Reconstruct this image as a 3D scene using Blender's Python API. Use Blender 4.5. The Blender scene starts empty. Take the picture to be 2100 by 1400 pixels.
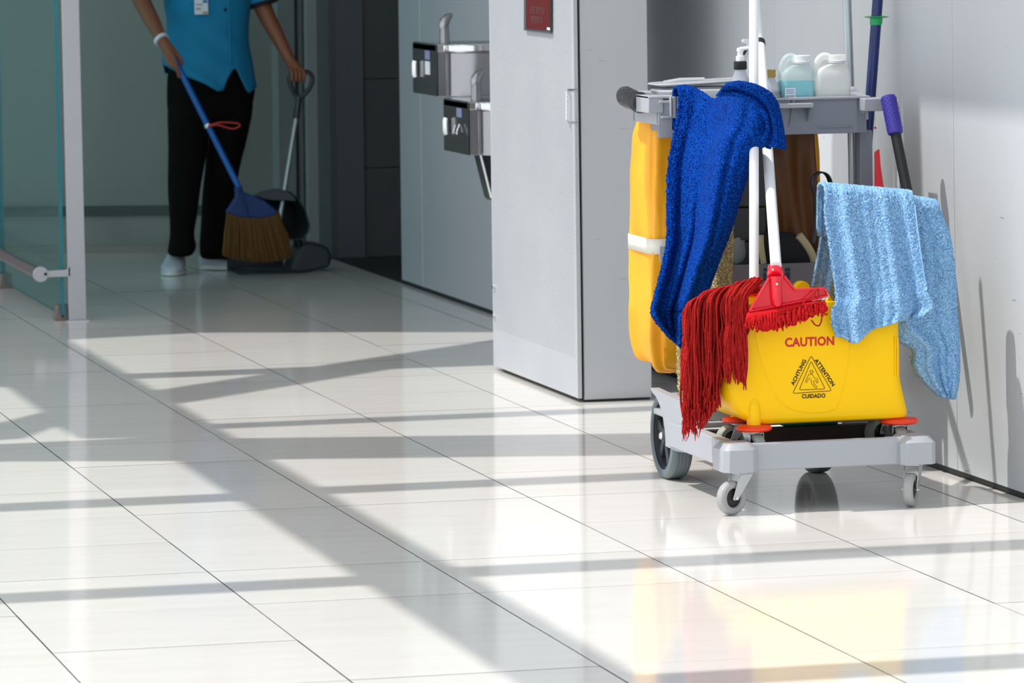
import bpy, bmesh, math, random
from mathutils import Vector, Matrix, noise
random.seed(7)
C = bpy.context.scene.collection
sin, cos, PI = math.sin, math.cos, math.pi

# ------------------------------------------------------------------ camera
CAM = Vector((-0.74366, -11.29705, 1.33398))
RV = Vector((0.96925126, -0.24574422, -0.01271927))
UV = Vector((0.01232917, -0.00312594, 0.99991911))
FV = Vector((0.2457641, 0.96932967, 0.0))
FP, HY = 9326.63, -192.0
cd = bpy.data.cameras.new('camera'); cam = bpy.data.objects.new('camera', cd); C.objects.link(cam)
cd.sensor_width = 36.0; cd.lens = FP*36.0/2100.0
cd.shift_x = 0.0; cd.shift_y = -(700.0-HY)/2100.0
cd.clip_start = .1; cd.clip_end = 200
cd.dof.use_dof = True; cd.dof.focus_distance = 9.9; cd.dof.aperture_fstop = 13.0
m = Matrix.Identity(4)
for i in range(3):
    m[i][0] = RV[i]; m[i][1] = UV[i]; m[i][2] = -FV[i]; m[i][3] = CAM[i]
cam.matrix_world = m
bpy.context.scene.camera = cam

# ------------------------------------------------------------------ sky, sun, exposure
SUN_K = -0.12; SUN_T = 1.8                      # direction (1, SUN_K, -SUN_T)
w = bpy.data.worlds.new('world'); bpy.context.scene.world = w; w.use_nodes = True
bg = w.node_tree.nodes['Background']; bg.inputs[0].default_value = (.90, .95, 1.0, 1); bg.inputs[1].default_value = 1.55
sl = bpy.data.lights.new('sun', 'SUN'); sl.energy = 3.5; sl.angle = math.radians(.6); sl.color = (1.0, .965, .91)
so = bpy.data.objects.new('sun', sl); C.objects.link(so); so.location = (-5, 0, 9)
so.rotation_euler = Vector((1, SUN_K, -SUN_T)).to_track_quat('-Z', 'Y').to_euler()
vs = bpy.context.scene.view_settings
vs.view_transform = 'Standard'; vs.look = 'None'; vs.gamma = 1.0; vs.exposure = 0.0; vs.use_curve_mapping = False

# ------------------------------------------------------------------ helpers
def ray(x, y): return RV*((x-1050)/FP) - UV*((y-HY)/FP) + FV
def P(x, y, Y):                                  # world point on the plane y = Y seen at a photo pixel
    d = ray(x, y); return CAM + d*((Y-CAM.y)/d.y)
def PX(x, y, X):
    d = ray(x, y); return CAM + d*((X-CAM.x)/d.x)
def lin(c):
    c /= 255.0; return c/12.92 if c <= .04045 else ((c+.055)/1.055)**2.4
def rgb(r, g, b): return (lin(r), lin(g), lin(b), 1)
def mat(name, col, rough=.5, metal=0., bump=None, spec=.5, var=None, trans=0., coat=0., sheen=0.):
    m = bpy.data.materials.new(name); m.use_nodes = True
    nt = m.node_tree; b = nt.nodes['Principled BSDF']
    b.inputs['Base Color'].default_value = rgb(*col); b.inputs['Roughness'].default_value = rough
    b.inputs['Metallic'].default_value = metal; b.inputs['Specular IOR Level'].default_value = spec
    b.inputs['Transmission Weight'].default_value = trans; b.inputs['Coat Weight'].default_value = coat
    b.inputs['Sheen Weight'].default_value = sheen
    tc = nt.nodes.new('ShaderNodeTexCoord')
    if bump:
        sc, st = bump[0], bump[1]
        n = nt.nodes.new('ShaderNodeTexNoise'); n.inputs['Scale'].default_value = sc; n.inputs['Detail'].default_value = 4
        mp = nt.nodes.new('ShaderNodeMapping'); nt.links.new(tc.outputs['Object'], mp.inputs[0])
        if len(bump) > 2: mp.inputs['Scale'].default_value = bump[2]
        nt.links.new(mp.outputs[0], n.inputs['Vector'])
        bp = nt.nodes.new('ShaderNodeBump'); bp.inputs['Strength'].default_value = st; bp.inputs['Distance'].default_value = .002
        nt.links.new(n.outputs[0], bp.inputs['Height']); nt.links.new(bp.outputs[0], b.inputs['Normal'])
    if var:                                       # (scale, colour two, low, high, mapping)
        n2 = nt.nodes.new('ShaderNodeTexNoise'); n2.inputs['Scale'].default_value = var[0]; n2.inputs['Detail'].default_value = 6
        mp2 = nt.nodes.new('ShaderNodeMapping'); nt.links.new(tc.outputs['Object'], mp2.inputs[0])
        if len(var) > 4: mp2.inputs['Scale'].default_value = var[4]
        nt.links.new(mp2.outputs[0], n2.inputs['Vector'])
        cr = nt.nodes.new('ShaderNodeValToRGB'); cr.color_ramp.elements[0].position = var[2]; cr.color_ramp.elements[1].position = var[3]
        cr.color_ramp.elements[0].color = rgb(*col); cr.color_ramp.elements[1].color = rgb(*var[1])
        nt.links.new(n2.outputs[0], cr.inputs[0]); nt.links.new(cr.outputs[0], b.inputs['Base Color'])
    return m

def clear(name, tint, alpha, rough=.05, refl=.5, trl=0.):   # thin clear or milky material: part lets light straight through
    m = bpy.data.materials.new(name); m.use_nodes = True; nt = m.node_tree; b = nt.nodes['Principled BSDF']
    b.inputs['Base Color'].default_value = rgb(*tint); b.inputs['Roughness'].default_value = rough; b.inputs['Specular IOR Level'].default_value = refl
    t = nt.nodes.new('ShaderNodeBsdfTransparent'); t.inputs[0].default_value = rgb(*tint)
    mx = nt.nodes.new('ShaderNodeMixShader'); mx.inputs[0].default_value = alpha
    nt.links.new(t.outputs[0], mx.inputs[1]); nt.links.new(b.outputs[0], mx.inputs[2])
    if trl:
        tl = nt.nodes.new('ShaderNodeBsdfTranslucent'); tl.inputs[0].default_value = rgb(*tint); m2 = nt.nodes.new('ShaderNodeMixShader'); m2.inputs[0].default_value = trl
        nt.links.new(b.outputs[0], m2.inputs[1]); nt.links.new(tl.outputs[0], m2.inputs[2]); nt.links.new(m2.outputs[0], mx.inputs[2])
    nt.links.new(mx.outputs[0], nt.nodes['Material Output'].inputs[0]); return m

MATS = {}
def link(o, parent=None):
    C.objects.link(o)
    if parent: o.parent = parent
    return o
def build(name, geo, mt, parent=None, bevel=0, smooth=35, subsurf=0, solid=0, segs=2, **tags):
    """geo: list of (verts, faces) pairs in world space; becomes ONE mesh object"""
    me = bpy.data.meshes.new(name); V = []; F = []
    for v, f in geo:
        k = len(V); V += [tuple(p) for p in v]; F += [tuple(i+k for i in q) for q in f]
    if parent:
        base = parent
        off = Vector((0, 0, 0))
        while base: off += base.location; base = base.parent
        V = [(a-off.x, b-off.y, c-off.z) for a, b, c in V]
    me.from_pydata(V, [], F); me.validate(); me.update()
    bm = bmesh.new(); bm.from_mesh(me); bmesh.ops.recalc_face_normals(bm, faces=bm.faces); bm.to_mesh(me); bm.free()
    me.materials.append(mt)
    if smooth:
        me.polygons.foreach_set('use_smooth', [True]*len(me.polygons)); me.set_sharp_from_angle(angle=math.radians(smooth))
    o = bpy.data.objects.new(name, me); link(o, parent)
    if solid:
        s = o.modifiers.new('solid', 'SOLIDIFY'); s.thickness = solid; s.offset = 0
    if bevel:
        b = o.modifiers.new('bevel', 'BEVEL'); b.width = bevel; b.segments = segs; b.limit_method = 'ANGLE'; b.angle_limit = math.radians(40)
    if subsurf:
        s = o.modifiers.new('sub', 'SUBSURF'); s.levels = subsurf; s.render_levels = subsurf
    for k, v in tags.items(): o[k] = v
    return o
def thing(name, label, cat, loc=(0, 0, 0), group=None, kind=None):
    o = bpy.data.objects.new(name, None); o.location = loc; o.empty_display_size = .05; C.objects.link(o)
    if kind: o['kind'] = kind
    else: o['label'] = label; o['category'] = cat
    if group: o['group'] = group
    return o

def box(x0, x1, y0, y1, z0, z1):
    v = [(x, y, z) for z in (z0, z1) for y in (y0, y1) for x in (x0, x1)]
    return v, [(0, 2, 3, 1), (4, 5, 7, 6), (0, 1, 5, 4), (2, 6, 7, 3), (0, 4, 6, 2), (1, 3, 7, 5)]
def prism(pts, off):                              # polygon (list of Vectors) extruded by off
    n = len(pts); off = Vector(off); pts = [Vector(p) for p in pts]
    return pts+[p+off for p in pts], [tuple(range(n)), tuple(range(2*n-1, n-1, -1))]+[(i, (i+1) % n, (i+1) % n+n, i+n) for i in range(n)]
def frame(d):
    d = d.normalized(); a = Vector((0, 0, 1)) if abs(d.z) < .9 else Vector((1, 0, 0))
    u = d.cross(a).normalized(); return u, d.cross(u).normalized()
def tube(path, r, seg=10, flat=1.0, closed=False):
    path = [Vector(p) for p in path]; n = len(path); rs = r if isinstance(r, (list, tuple)) else [r]*n
    V = []; F = []; u = None
    for i, p in enumerate(path):
        a = path[(i-1) % n] if (i or closed) else p; b = path[(i+1) % n] if (i < n-1 or closed) else p
        d = (b-a)
        if d.length < 1e-9: d = Vector((0, 0, 1))
        d.normalize()
        if u is None: u, v = frame(d)
        else:
            u = (u-d*u.dot(d)); u = u.normalized() if u.length > 1e-6 else frame(d)[0]; v = d.cross(u).normalized()
        for k in range(seg):
            t = 2*PI*k/seg; V.append(p+(u*cos(t)+v*sin(t)*flat)*rs[i])
    for i in range(n if closed else n-1):
        j = (i+1) % n
        for k in range(seg):
            F.append((i*seg+k, i*seg+(k+1) % seg, j*seg+(k+1) % seg, j*seg+k))
    if not closed:
        F.append(tuple(range(seg-1, -1, -1))); F.append(tuple((n-1)*seg+k for k in range(seg)))
    return V, F
def cyl(a, b, r, seg=24): return tube([a, b], r, seg)
def lathe(prof, org, axis=(0, 0, 1), seg=28, sx=1., sy=1., cap=True):   # prof: (radius, height)
    org = Vector(org); ax = Vector(axis).normalized(); u, v = frame(ax); V = []; F = []
    if abs(ax.z) > .99: u, v = Vector((1, 0, 0)), Vector((0, 1, 0))
    for r, h in prof:
        for k in range(seg):
            t = 2*PI*k/seg; V.append(org+ax*h+(u*cos(t)*sx+v*sin(t)*sy)*max(r, 1e-5))
    n = len(prof)
    for i in range(n-1):
        for k in range(seg): F.append((i*seg+k, i*seg+(k+1) % seg, (i+1)*seg+(k+1) % seg, (i+1)*seg+k))
    if cap: F.append(tuple(range(seg-1, -1, -1))); F.append(tuple((n-1)*seg+k for k in range(seg)))
    return V, F
def loft(rings, cap=True, closed=True):
    n = len(rings[0]); V = [p for r in rings for p in r]; F = []
    for i in range(len(rings)-1):
        for k in range(n if closed else n-1): F.append((i*n+k, i*n+(k+1) % n, (i+1)*n+(k+1) % n, (i+1)*n+k))
    if cap: F.append(tuple(range(n-1, -1, -1))); F.append(tuple((len(rings)-1)*n+k for k in range(n)))
    return V, F
def rrect(x0, x1, y0, y1, z, r, seg=5):
    out = []
    for cx, cy, a0 in ((x1-r, y1-r, 0), (x0+r, y1-r, 90), (x0+r, y0+r, 180), (x1-r, y0+r, 270)):
        for k in range(seg+1):
            a = math.radians(a0+90*k/seg); out.append(Vector((cx+r*cos(a), cy+r*sin(a), z)))
    return out
def ell(c, rx, ry, seg=20, tilt=0, p=2.0):
    c = Vector(c); out = []
    for k in range(seg):
        t = 2*PI*k/seg; a = math.copysign(abs(cos(t))**(2/p), cos(t)); b = math.copysign(abs(sin(t))**(2/p), sin(t))
        x, y = rx*a, ry*b
        out.append(c+Vector((x*cos(tilt)-y*sin(tilt), x*sin(tilt)+y*cos(tilt), 0)))
    return out
def crv(pts, t):                                  # Catmull-Rom through 2-D/3-D tuples, t in 0..1
    n = len(pts)-1; s = min(max(t, 0), 1)*n; i = min(int(s), n-1); f = s-i
    p0, p1, p2, p3 = pts[max(i-1, 0)], pts[i], pts[i+1], pts[min(i+2, n)]
    return tuple(.5*((2*b)+(-a+c)*f+(2*a-5*b+4*c-d)*f*f+(-a+3*b-3*c+d)*f**3) for a, b, c, d in zip(p0, p1, p2, p3))
def spl(pts, n): return [Vector(crv([tuple(p) for p in pts], i/(n-1))) for i in range(n)]

# ------------------------------------------------------------------ materials
M_tile = mat('tile', (226, 223, 219), .085, bump=(2, .006, (1, 10, 1)), spec=.30, var=(2.2, (218, 215, 211), .35, .75, (1, 6, 1)))
nt = M_tile.node_tree
_oi = nt.nodes.new('ShaderNodeObjectInfo'); _hs = nt.nodes.new('ShaderNodeHueSaturation'); _mr = nt.nodes.new('ShaderNodeMapRange')
_mr.inputs[3].default_value = .97; _mr.inputs[4].default_value = 1.03
_b = nt.nodes['Principled BSDF']; _l = _b.inputs['Base Color'].links[0]; _src = _l.from_socket
nt.links.new(_oi.outputs['Random'], _mr.inputs[0]); nt.links.new(_mr.outputs[0], _hs.inputs['Value']); nt.links.new(_src, _hs.inputs['Color']); nt.links.new(_hs.outputs[0], _b.inputs['Base Color'])
M_grout = mat('grout', (60, 66, 68), .9)
M_wall = mat('wall_laminate', (196, 200, 205), .42, bump=(2.5, .06), var=(1.1, (186, 190, 195), .3, .75))
M_wallfar = mat('wall_panel_grey', (172, 175, 183), .4)
M_seam = mat('seam_metal', (205, 208, 208), .35, .6)
M_base = mat('black_base', (22, 23, 25), .6)
M_glasswall = mat('backed_glass', (146, 145, 142), .14, var=(.8, (134, 134, 131), .3, .7))
M_rail = mat('dark_rail', (62, 72, 70), .3)
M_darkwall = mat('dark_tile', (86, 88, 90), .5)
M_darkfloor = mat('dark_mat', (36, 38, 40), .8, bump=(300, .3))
M_column = mat('column', (150, 154, 157), .45)
M_steelplate = mat('painted_steel', (178, 180, 186), .45, bump=(30, .03))
M_ceil = mat('ceiling_white', (215, 215, 212), .8)
M_steel = mat('stainless', (158, 158, 160), .28, 1.0, bump=(4, .04, (1, 1, 30)))
M_steeldark = mat('stainless_dark', (58, 66, 68), .14, .85)
M_chrome = mat('chrome', (215, 215, 218), .15, 1.0)
M_zinc = mat('zinc', (190, 194, 196), .32, .9, bump=(60, .1))
M_grey = mat('grey_plastic', (166, 169, 177), .42, bump=(250, .05))
M_greydk = mat('slate_plastic', (128, 135, 148), .45)
M_darkplast = mat('dark_plastic', (48, 52, 58), .5)
M_black = mat('black_rubber', (20, 21, 23), .55)
M_tape = mat('black_tape', (44, 44, 50), .38, bump=(90, .6))
M_tyre = mat('grey_tyre', (104, 116, 120), .6)
M_castg = mat('caster_grey', (160, 160, 160), .5)
M_castg2 = mat('caster_pale', (150, 156, 148), .5)
M_yel = mat('yellow_plastic', (255, 202, 0), .33, spec=.22)
M_orange = mat('orange_bumper', (238, 62, 22), .4)
M_bag = mat('bag_yellow', (250, 178, 22), .5, bump=(22, .5), var=(7, (240, 160, 12), .4, .7))
M_bagstrip = mat('bag_stripe', (226, 224, 214), .5)
M_red = mat('red_plastic', (222, 10, 38), .22, coat=.3)
M_reddull = mat('dark_red_print', (205, 22, 20), .5)
M_yarn = mat('red_yarn', (190, 42, 40), .95, bump=(900, 1.0), spec=.05, var=(160, (160, 34, 32), .4, .65))
M_fringe = mat('red_fringe', (208, 36, 40), .95, bump=(500, 1.0), spec=.05)
M_white = mat('white_tube', (238, 240, 243), .3)
M_alu = mat('aluminium_tube', (176, 184, 188), .35, .6)
M_blue = mat('blue_tube', (6, 34, 98), .3)
M_green = mat('green_plastic', (20, 165, 95), .4)
M_purple = mat('purple_grip', (58, 48, 150), .45)
M_blktube = mat('black_tube', (24, 26, 30), .25)
M_ink = mat('black_ink', (26, 20, 12), .6)
def terry(name, c1, c2, sc=420, st=1.0):
    m = mat(name, c1, .95, bump=(sc, st), sheen=0, spec=.1, var=(sc*.55, c2, .42, .62))
    return m
M_tblue = terry('terry_blue', (0, 38, 112), (0, 76, 178))
M_tlight = terry('terry_light_blue', (122, 170, 216), (162, 204, 240))
M_tbeige = terry('terry_beige', (150, 128, 86), (206, 190, 148))
M_thigh = mat('hem_light_blue', (140, 186, 226), .9, bump=(500, .3))
M_cap = mat('cap_white', (232, 236, 238), .4)
M_clear = clear('clear_plastic', (226, 230, 236), .34, .08)
M_milky = clear('milky_plastic', (244, 250, 250), .42, .3, trl=.4)
M_milky2 = clear('milky_white_plastic', (250, 251, 250), .75, .3, trl=.4)
M_cyan = mat('cyan_liquid', (30, 205, 218), .3)
M_pale = mat('pale_liquid', (196, 214, 205), .3)
M_label = mat('label_paper', (228, 232, 240), .5)
M_labblue = mat('label_blue', (32, 120, 190), .5)
M_gold = mat('tan_wrap', (178, 150, 74), .6, bump=(120, .8, (1, 1, 6)))
M_teal = mat('teal_cloth', (10, 120, 105), .8)
M_cream = mat('cream_trim', (176, 166, 130), .8)
M_blackcloth = mat('black_cloth', (16, 18, 22), .85, bump=(60, .5))
M_skin = mat('skin', (142, 86, 62), .5, bump=(90, .1))
M_shirt = mat('turquoise_shirt', (6, 128, 176), .8, bump=(14, .5))
M_trim = mat('shirt_trim', (22, 20, 26), .8)
M_trouser = mat('dark_trousers', (10, 6, 5), .9, spec=.15, bump=(16, .6))
M_shoe = mat('white_shoe', (196, 200, 214), .6)
M_sole = mat('shoe_sole', (225, 225, 228), .6)
M_hair = mat('black_hair', (18, 15, 14), .5, bump=(160, .6, (1, 1, .2)))
M_bristle = mat('straw_bristle', (104, 70, 24), .85, bump=(260, .8, (6, 6, .4)))
M_broomblue = mat('broom_blue', (0, 92, 172), .4)
M_broomcap = mat('broom_cap', (8, 46, 104), .5)
M_dgrey = mat('dustpan_grey', (46, 52, 58), .4)
M_eye = mat('eye', (235, 232, 228), .3)
M_teal_edge = mat('glass_edge', (0, 120, 134), .15)
M_glass = clear('teal_glass', (208, 232, 231), .10, .02, .8)
M_sign = mat('sign_red', (88, 4, 9), .5, spec=.25)
M_signtxt = mat('sign_print', (88, 66, 62), .6)
M_signfr = mat('sign_frame', (72, 84, 90), .4)
M_pink = mat('red_cord', (196, 60, 52), .7)

# brushed / perforated steel: regular staggered rows of tiny punched holes
M_perf = mat('perforated_steel', (180, 183, 188), .45, var=(3, (170, 173, 179), .3, .75))
nt = M_perf.node_tree; b = nt.nodes['Principled BSDF']; src = b.inputs['Base Color'].links[0].from_socket
tc = nt.nodes.new('ShaderNodeTexCoord'); sx = nt.nodes.new('ShaderNodeSeparateXYZ'); nt.links.new(tc.outputs['Object'], sx.inputs[0])
def mth(op, a, bb=None):
    n = nt.nodes.new('ShaderNodeMath'); n.operation = op
    for i, q in enumerate((a, bb)):
        if q is None: continue
        if isinstance(q, (int, float)): n.inputs[i].default_value = q
        else: nt.links.new(q, n.inputs[i])
    return n.outputs[0]
pu = mth('COSINE', mth('MULTIPLY', sx.outputs['Y'], PI/.0095)); pv = mth('COSINE', mth('MULTIPLY', sx.outputs['Z'], PI/.0058))
dots = mth('GREATER_THAN', mth('MULTIPLY', pu, pv), .62)
inz = mth('MULTIPLY', mth('MULTIPLY', mth('GREATER_THAN', sx.outputs['Z'], .12), mth('LESS_THAN', mth('ABSOLUTE', sx.outputs['Y']), .448)), dots)
mxn = nt.nodes.new('ShaderNodeMix'); mxn.data_type = 'RGBA'; nt.links.new(inz, mxn.inputs[0]); nt.links.new(src, mxn.inputs[6]); mxn.inputs[7].default_value = rgb(104, 110, 120)
nt.links.new(mxn.outputs[2], b.inputs['Base Color'])
def scuffed(name, col, dark, sc=(2, 2, 34), thr=.68, rough=.45):
    m = mat(name, col, rough, var=(1.2, tuple(int(c*.955) for c in col), .3, .75)); nt = m.node_tree; b = nt.nodes['Principled BSDF']
    src = b.inputs['Base Color'].links[0].from_socket
    tc = nt.nodes.new('ShaderNodeTexCoord'); mp = nt.nodes.new('ShaderNodeMapping'); mp.inputs['Scale'].default_value = sc
    nt.links.new(tc.outputs['Object'], mp.inputs[0]); n = nt.nodes.new('ShaderNodeTexNoise'); n.inputs['Scale'].default_value = 3.2; n.inputs['Detail'].default_value = 5
    nt.links.new(mp.outputs[0], n.inputs['Vector']); r = nt.nodes.new('ShaderNodeValToRGB'); r.color_ramp.elements[0].position = thr; r.color_ramp.elements[1].position = thr+.02
    nt.links.new(n.outputs[0], r.inputs[0]); mx = nt.nodes.new('ShaderNodeMix'); mx.data_type = 'RGBA'
    nt.links.new(r.outputs[0], mx.inputs[0]); nt.links.new(src, mx.inputs[6]); mx.inputs[7].default_value = rgb(*dark)
    nt.links.new(mx.outputs[2], b.inputs['Base Color']); return m
M_scuff = scuffed('scuffed_steel', (184, 187, 192), (104, 108, 112), thr=.685)
M_wall = scuffed('scuffed_laminate', (196, 200, 205), (150, 152, 156), (2, 3, 26), .715, .4)

# ------------------------------------------------------------------ FLOOR
TS = .45; WX = 2.837
floor = thing('floor', '', '', kind='structure')
build('grout_bed', [box(-4.5, WX+.02, -12, 7.2, -.05, -.005)], M_grout, floor, smooth=0)
def tile_mesh(nm, wx, wy, h=.014):
    gx, gy, bv = .0009, .0004, .0005
    v = []
    for z, e in ((-h, 0), (-bv, 0), (0, bv)):
        for x, y in ((gx+e, gy+e*.5), (wx-gx-e, gy+e*.5), (wx-gx-e, wy-gy-e*.5), (gx+e, wy-gy-e*.5)): v.append((x, y, z))
    f = [(8, 9, 10, 11)]+[(i*4+k, i*4+(k+1) % 4, (i+1)*4+(k+1) % 4, (i+1)*4+k) for i in range(2) for k in range(4)]
    me = bpy.data.meshes.new(nm); me.from_pydata(v, [], f); me.materials.append(M_tile); me.materials.append(M_grout)
    for p in me.polygons:
        if p.normal.z < .95: p.material_index = 1
    me.update(); return me
T1 = tile_mesh('tile', TS, TS); T2 = tile_mesh('tile_cut', WX-6*TS-.002, TS)
for i in range(0, 7):
    for j in range(-10, 14):
        o = bpy.data.objects.new('tile', T2 if i == 6 else T1); o.location = (i*TS, j*TS, random.uniform(-.0003, .0003)); link(o, floor)
g = []
for i in range(-9, 7):
    for j in range(-26, 15):
        if 0 <= i <= 6 and -10 <= j < 14: continue
        x0 = i*TS+.0012; x1 = (min((i+1)*TS, WX-.002) if i == 6 else (i+1)*TS)-.0012
        g.append(([(x0, j*TS+.0006, 0), (x1, j*TS+.0006, 0), (x1, (j+1)*TS-.0006, 0), (x0, (j+1)*TS-.0006, 0)], [(0, 1, 2, 3)]))
build('outer_tiles', g, M_tile, floor, smooth=0, kind='stuff')

# ------------------------------------------------------------------ RIGHT WALL (panels in one plane x = WX)
wr = thing('wall_right', '', '', kind='structure')
ys = [-12.3, -10.93, -9.56, -8.19, -6.82, -5.45, -4.07, -2.69, -1.315, .055, 1.43, 2.8, 4.17, 4.49]
for a, b_ in zip(ys, ys[1:]):
    build('wall_panel', [box(WX, WX+.03, a+.0015, b_-.0015, .012, 3.3)], M_wallfar if a > 1.4 else M_wall, wr, smooth=0, bevel=.001)
build('panel_backing', [box(WX+.006, WX+.12, -12.3, 4.485, .0, 3.3)], M_base, wr, smooth=0)
build('bright_joint', [box(WX-.002, WX+.004, 4.162, 4.172, .012, 3.3)], M_seam, wr, smooth=0)
build('baseboard_right', [box(WX-.001, WX+.006, -12.3, 4.49, 0, .012)], M_base, None, smooth=0, kind='structure')
# doorway recess beyond the panelled wall
wd = thing('wall_recess', '', '', kind='structure')
for k in range(5):
    for q in range(2):
        x0 = 2.97+q*.19 if q == 0 else 3.20; x1 = 3.20 if q == 0 else 3.9
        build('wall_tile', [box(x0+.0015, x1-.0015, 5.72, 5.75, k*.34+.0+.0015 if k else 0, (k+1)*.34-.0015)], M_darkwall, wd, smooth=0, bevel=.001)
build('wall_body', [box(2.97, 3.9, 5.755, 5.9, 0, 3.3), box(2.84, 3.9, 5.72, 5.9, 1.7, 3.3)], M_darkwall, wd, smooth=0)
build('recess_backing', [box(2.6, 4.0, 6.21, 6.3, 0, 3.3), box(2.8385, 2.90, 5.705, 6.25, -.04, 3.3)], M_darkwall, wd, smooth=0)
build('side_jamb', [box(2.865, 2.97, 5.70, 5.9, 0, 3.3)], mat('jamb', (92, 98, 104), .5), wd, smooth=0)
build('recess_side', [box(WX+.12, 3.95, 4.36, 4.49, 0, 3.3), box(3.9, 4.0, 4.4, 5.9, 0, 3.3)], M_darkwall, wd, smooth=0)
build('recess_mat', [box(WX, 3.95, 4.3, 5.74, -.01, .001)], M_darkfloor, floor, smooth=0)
# back wall of backed glass, slightly askew, with a dark rail low down
ang = math.atan(.30)
wb = thing('wall_back', '', '', kind='structure')
D = Vector((-cos(ang), sin(ang), 0)); Nn = Vector((-sin(ang), -cos(ang), 0)); O = Vector((2.80, 6.10, 0))
def wslab(s0, s1, z0, z1, t0, t1, name, mt, parent=wb, bevel=0):
    p = [O+D*s0+Nn*t0, O+D*s1+Nn*t0, O+D*s1+Nn*t1, O+D*s0+Nn*t1]
    return build(name, [prism([q+Vector((0, 0, z0)) for q in p], (0, 0, z1-z0))], mt, parent, smooth=0, bevel=bevel)
for k in range(5):
    wslab(k*1.22+.004, (k+1)*1.22-.004, .185, 3.3, -.03, 0, 'wall_panel', M_glasswall)
    wslab(k*1.22+.004, (k+1)*1.22-.004, .03, .145, -.03, 0, 'lower_panel', M_glasswall)
wslab(0, 6.2, .145, .185, -.04, .012, 'rail', M_rail)
wslab(0, 6.2, 0, 3.3, -.12, -.035, 'wall_backing', M_rail)
wslab(0, 6.2, 0, .03, -.03, .02, 'floor_trim', mat('stone_trim', (150, 142, 134), .4))
build('column', [box(2.80, 2.86, 5.93, 6.2, 0, 3.3)], M_column, None, smooth=0, kind='structure').name = 'trim_1'
build('trim_2', [box(2.70, 2.795, 6.0, 6.2, 0, 3.3)], mat('frame_grey', (132, 138, 138), .45), None, smooth=0, kind='structure')
build('trim_3', [box(2.765, 2.775, 5.985, 6.0, 0, 3.3)], M_base, None, smooth=0, kind='structure')

# ------------------------------------------------------------------ ROOF with skylight members (they cast the floor shadows)
HC = 3.3
def up(x, y, H=HC): return Vector((x-H/SUN_T, y-SUN_K*H/SUN_T, H))     # roof point whose shadow falls at (x, y) on the floor
cl = thing('ceiling', '', '', kind='structure')
def slab(name, pts, t=.05, dz=0): return build(name, [prism([up(x, y)+Vector((0, 0, dz)) for x, y in pts], (0, 0, t))], M_ceil, cl, smooth=0)
slab('roof_panel', [(3.31, -12), (6.5, -12), (6.5, 9), (3.31, 9)])
slab('roof_panel', [(.0, 3.0), (1.35, 2.81), (1.80, 2.885), (2.24, 2.725), (3.31, 2.29), (3.31, 9), (.0, 9)])
slab('roof_panel', [(-2.2, .98), (.90, 1.62), (.93, 3.3), (-2.2, 3.3)], dz=.06)
slab('roof_panel', [(-.2, 1.47), (1.05, 1.47), (1.05, 3.1), (-.2, 3.1)], dz=.004)
slab('roof_beam', [(1.003, .69), (1.2, .69), (1.2, 3.0), (1.003, 3.0)], dz=.008)
slab('roof_beam', [(1.175, -9), (1.372, -9), (1.372, 3.0), (1.175, 3.0)], dz=-.02)
slab('roof_beam', [(-2.2, .44), (.86, .58), (1.02, .82), (1.2, .82), (1.2, .10), (1.0, .14), (.985, .49), (.84, .20), (-2.2, -.1)], dz=.012)
slab('roof_beam', [(-2.2, .06), (1.2, .11), (1.2, -.42), (.75, -.263), (-2.2, -.2)], dz=.016)
for (a, b_) in ((1.55, 1.70), (.235, .35), (-1.14, -1.01), (-2.495, -2.355), (-3.855, -3.71), (-5.2, -5.07), (-6.55, -6.42)):
    slab('roof_beam', [(1.3, a), (3.4, a), (3.4, b_), (1.3, b_)], dz=-.05)
for (a, b_) in ((-1.19, -1.05), (-2.535, -2.405), (-3.88, -3.75), (-5.2, -5.07)):
    slab('roof_beam', [(-2.2, a), (1.25, a), (1.25, b_), (-2.2, b_)], dz=-.05)
slab('roof_brace', [(1.30, .04), (3.4, -.50), (3.4, -.98), (1.30, -.42)], dz=-.10)
slab('roof_brace', [(1.30, 1.09), (3.2, 2.75), (3.2, 2.2), (2.453, 1.614), (2.17, 1.55), (1.30, .74)], dz=-.10)

# ------------------------------------------------------------------ tall steel cabinet with perforated door
cab = thing('steel_cabinet', 'tall grey steel cabinet with perforated door, standing between drinking fountains and cleaning cart', 'cabinet', (2.52, .97, 0))
build('body', [box(2.432, 2.62, .503, 1.43, .006, 2.2)], M_scuff, cab, bevel=.002)
build('plinth', [box(2.437, 2.615, .508, 1.42, 0, .006)], M_base, cab, smooth=0)
d = bpy.data.objects.new('door', None)
dr = build('door', [box(2.412, 2.424, .497, 1.436, .011, 2.2)], M_perf, cab, bevel=.0015, label='perforated steel door')
# shift door origin so that its pattern is centred
for v in dr.data.vertices: v.co.x -= -.1; 
dr.location.x -= .1
build('door_gap', [box(2.424, 2.434, .512, 1.42, .006, 2.19)], M_base, cab, smooth=0)
hx = 2.412
pth = [(hx, .60, .735), (hx-.022, .60, .735), (hx-.026, .60, .74), (hx-.026, .60, .83), (hx-.022, .60, .836), (hx, .60, .836)]
build('door_handle', [tube([PX(1183, 184, hx), PX(1165, 184, hx-.0), PX(1162, 187, hx-.012), PX(1162, 246, hx-.012), PX(1166, 250, hx), PX(1183, 250, hx)], .0028, 8)], M_chrome, dr)
for z in (.24, .155): build('screw', [cyl((2.412, 1.41, z), (2.405, 1.41, z), .006, 10)], M_chrome, dr)
sg = [PX(1077, -70, 2.408), PX(1131, -70, 2.408), PX(1131, 69, 2.408), PX(1077, 62, 2.408)]
sign = build('wall_sign', [prism(sg, (-.004, 0, 0))], M_signfr, None, smooth=0, label='dark red rectangular sign on perforated door of the grey cabinet', category='sign')
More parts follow.
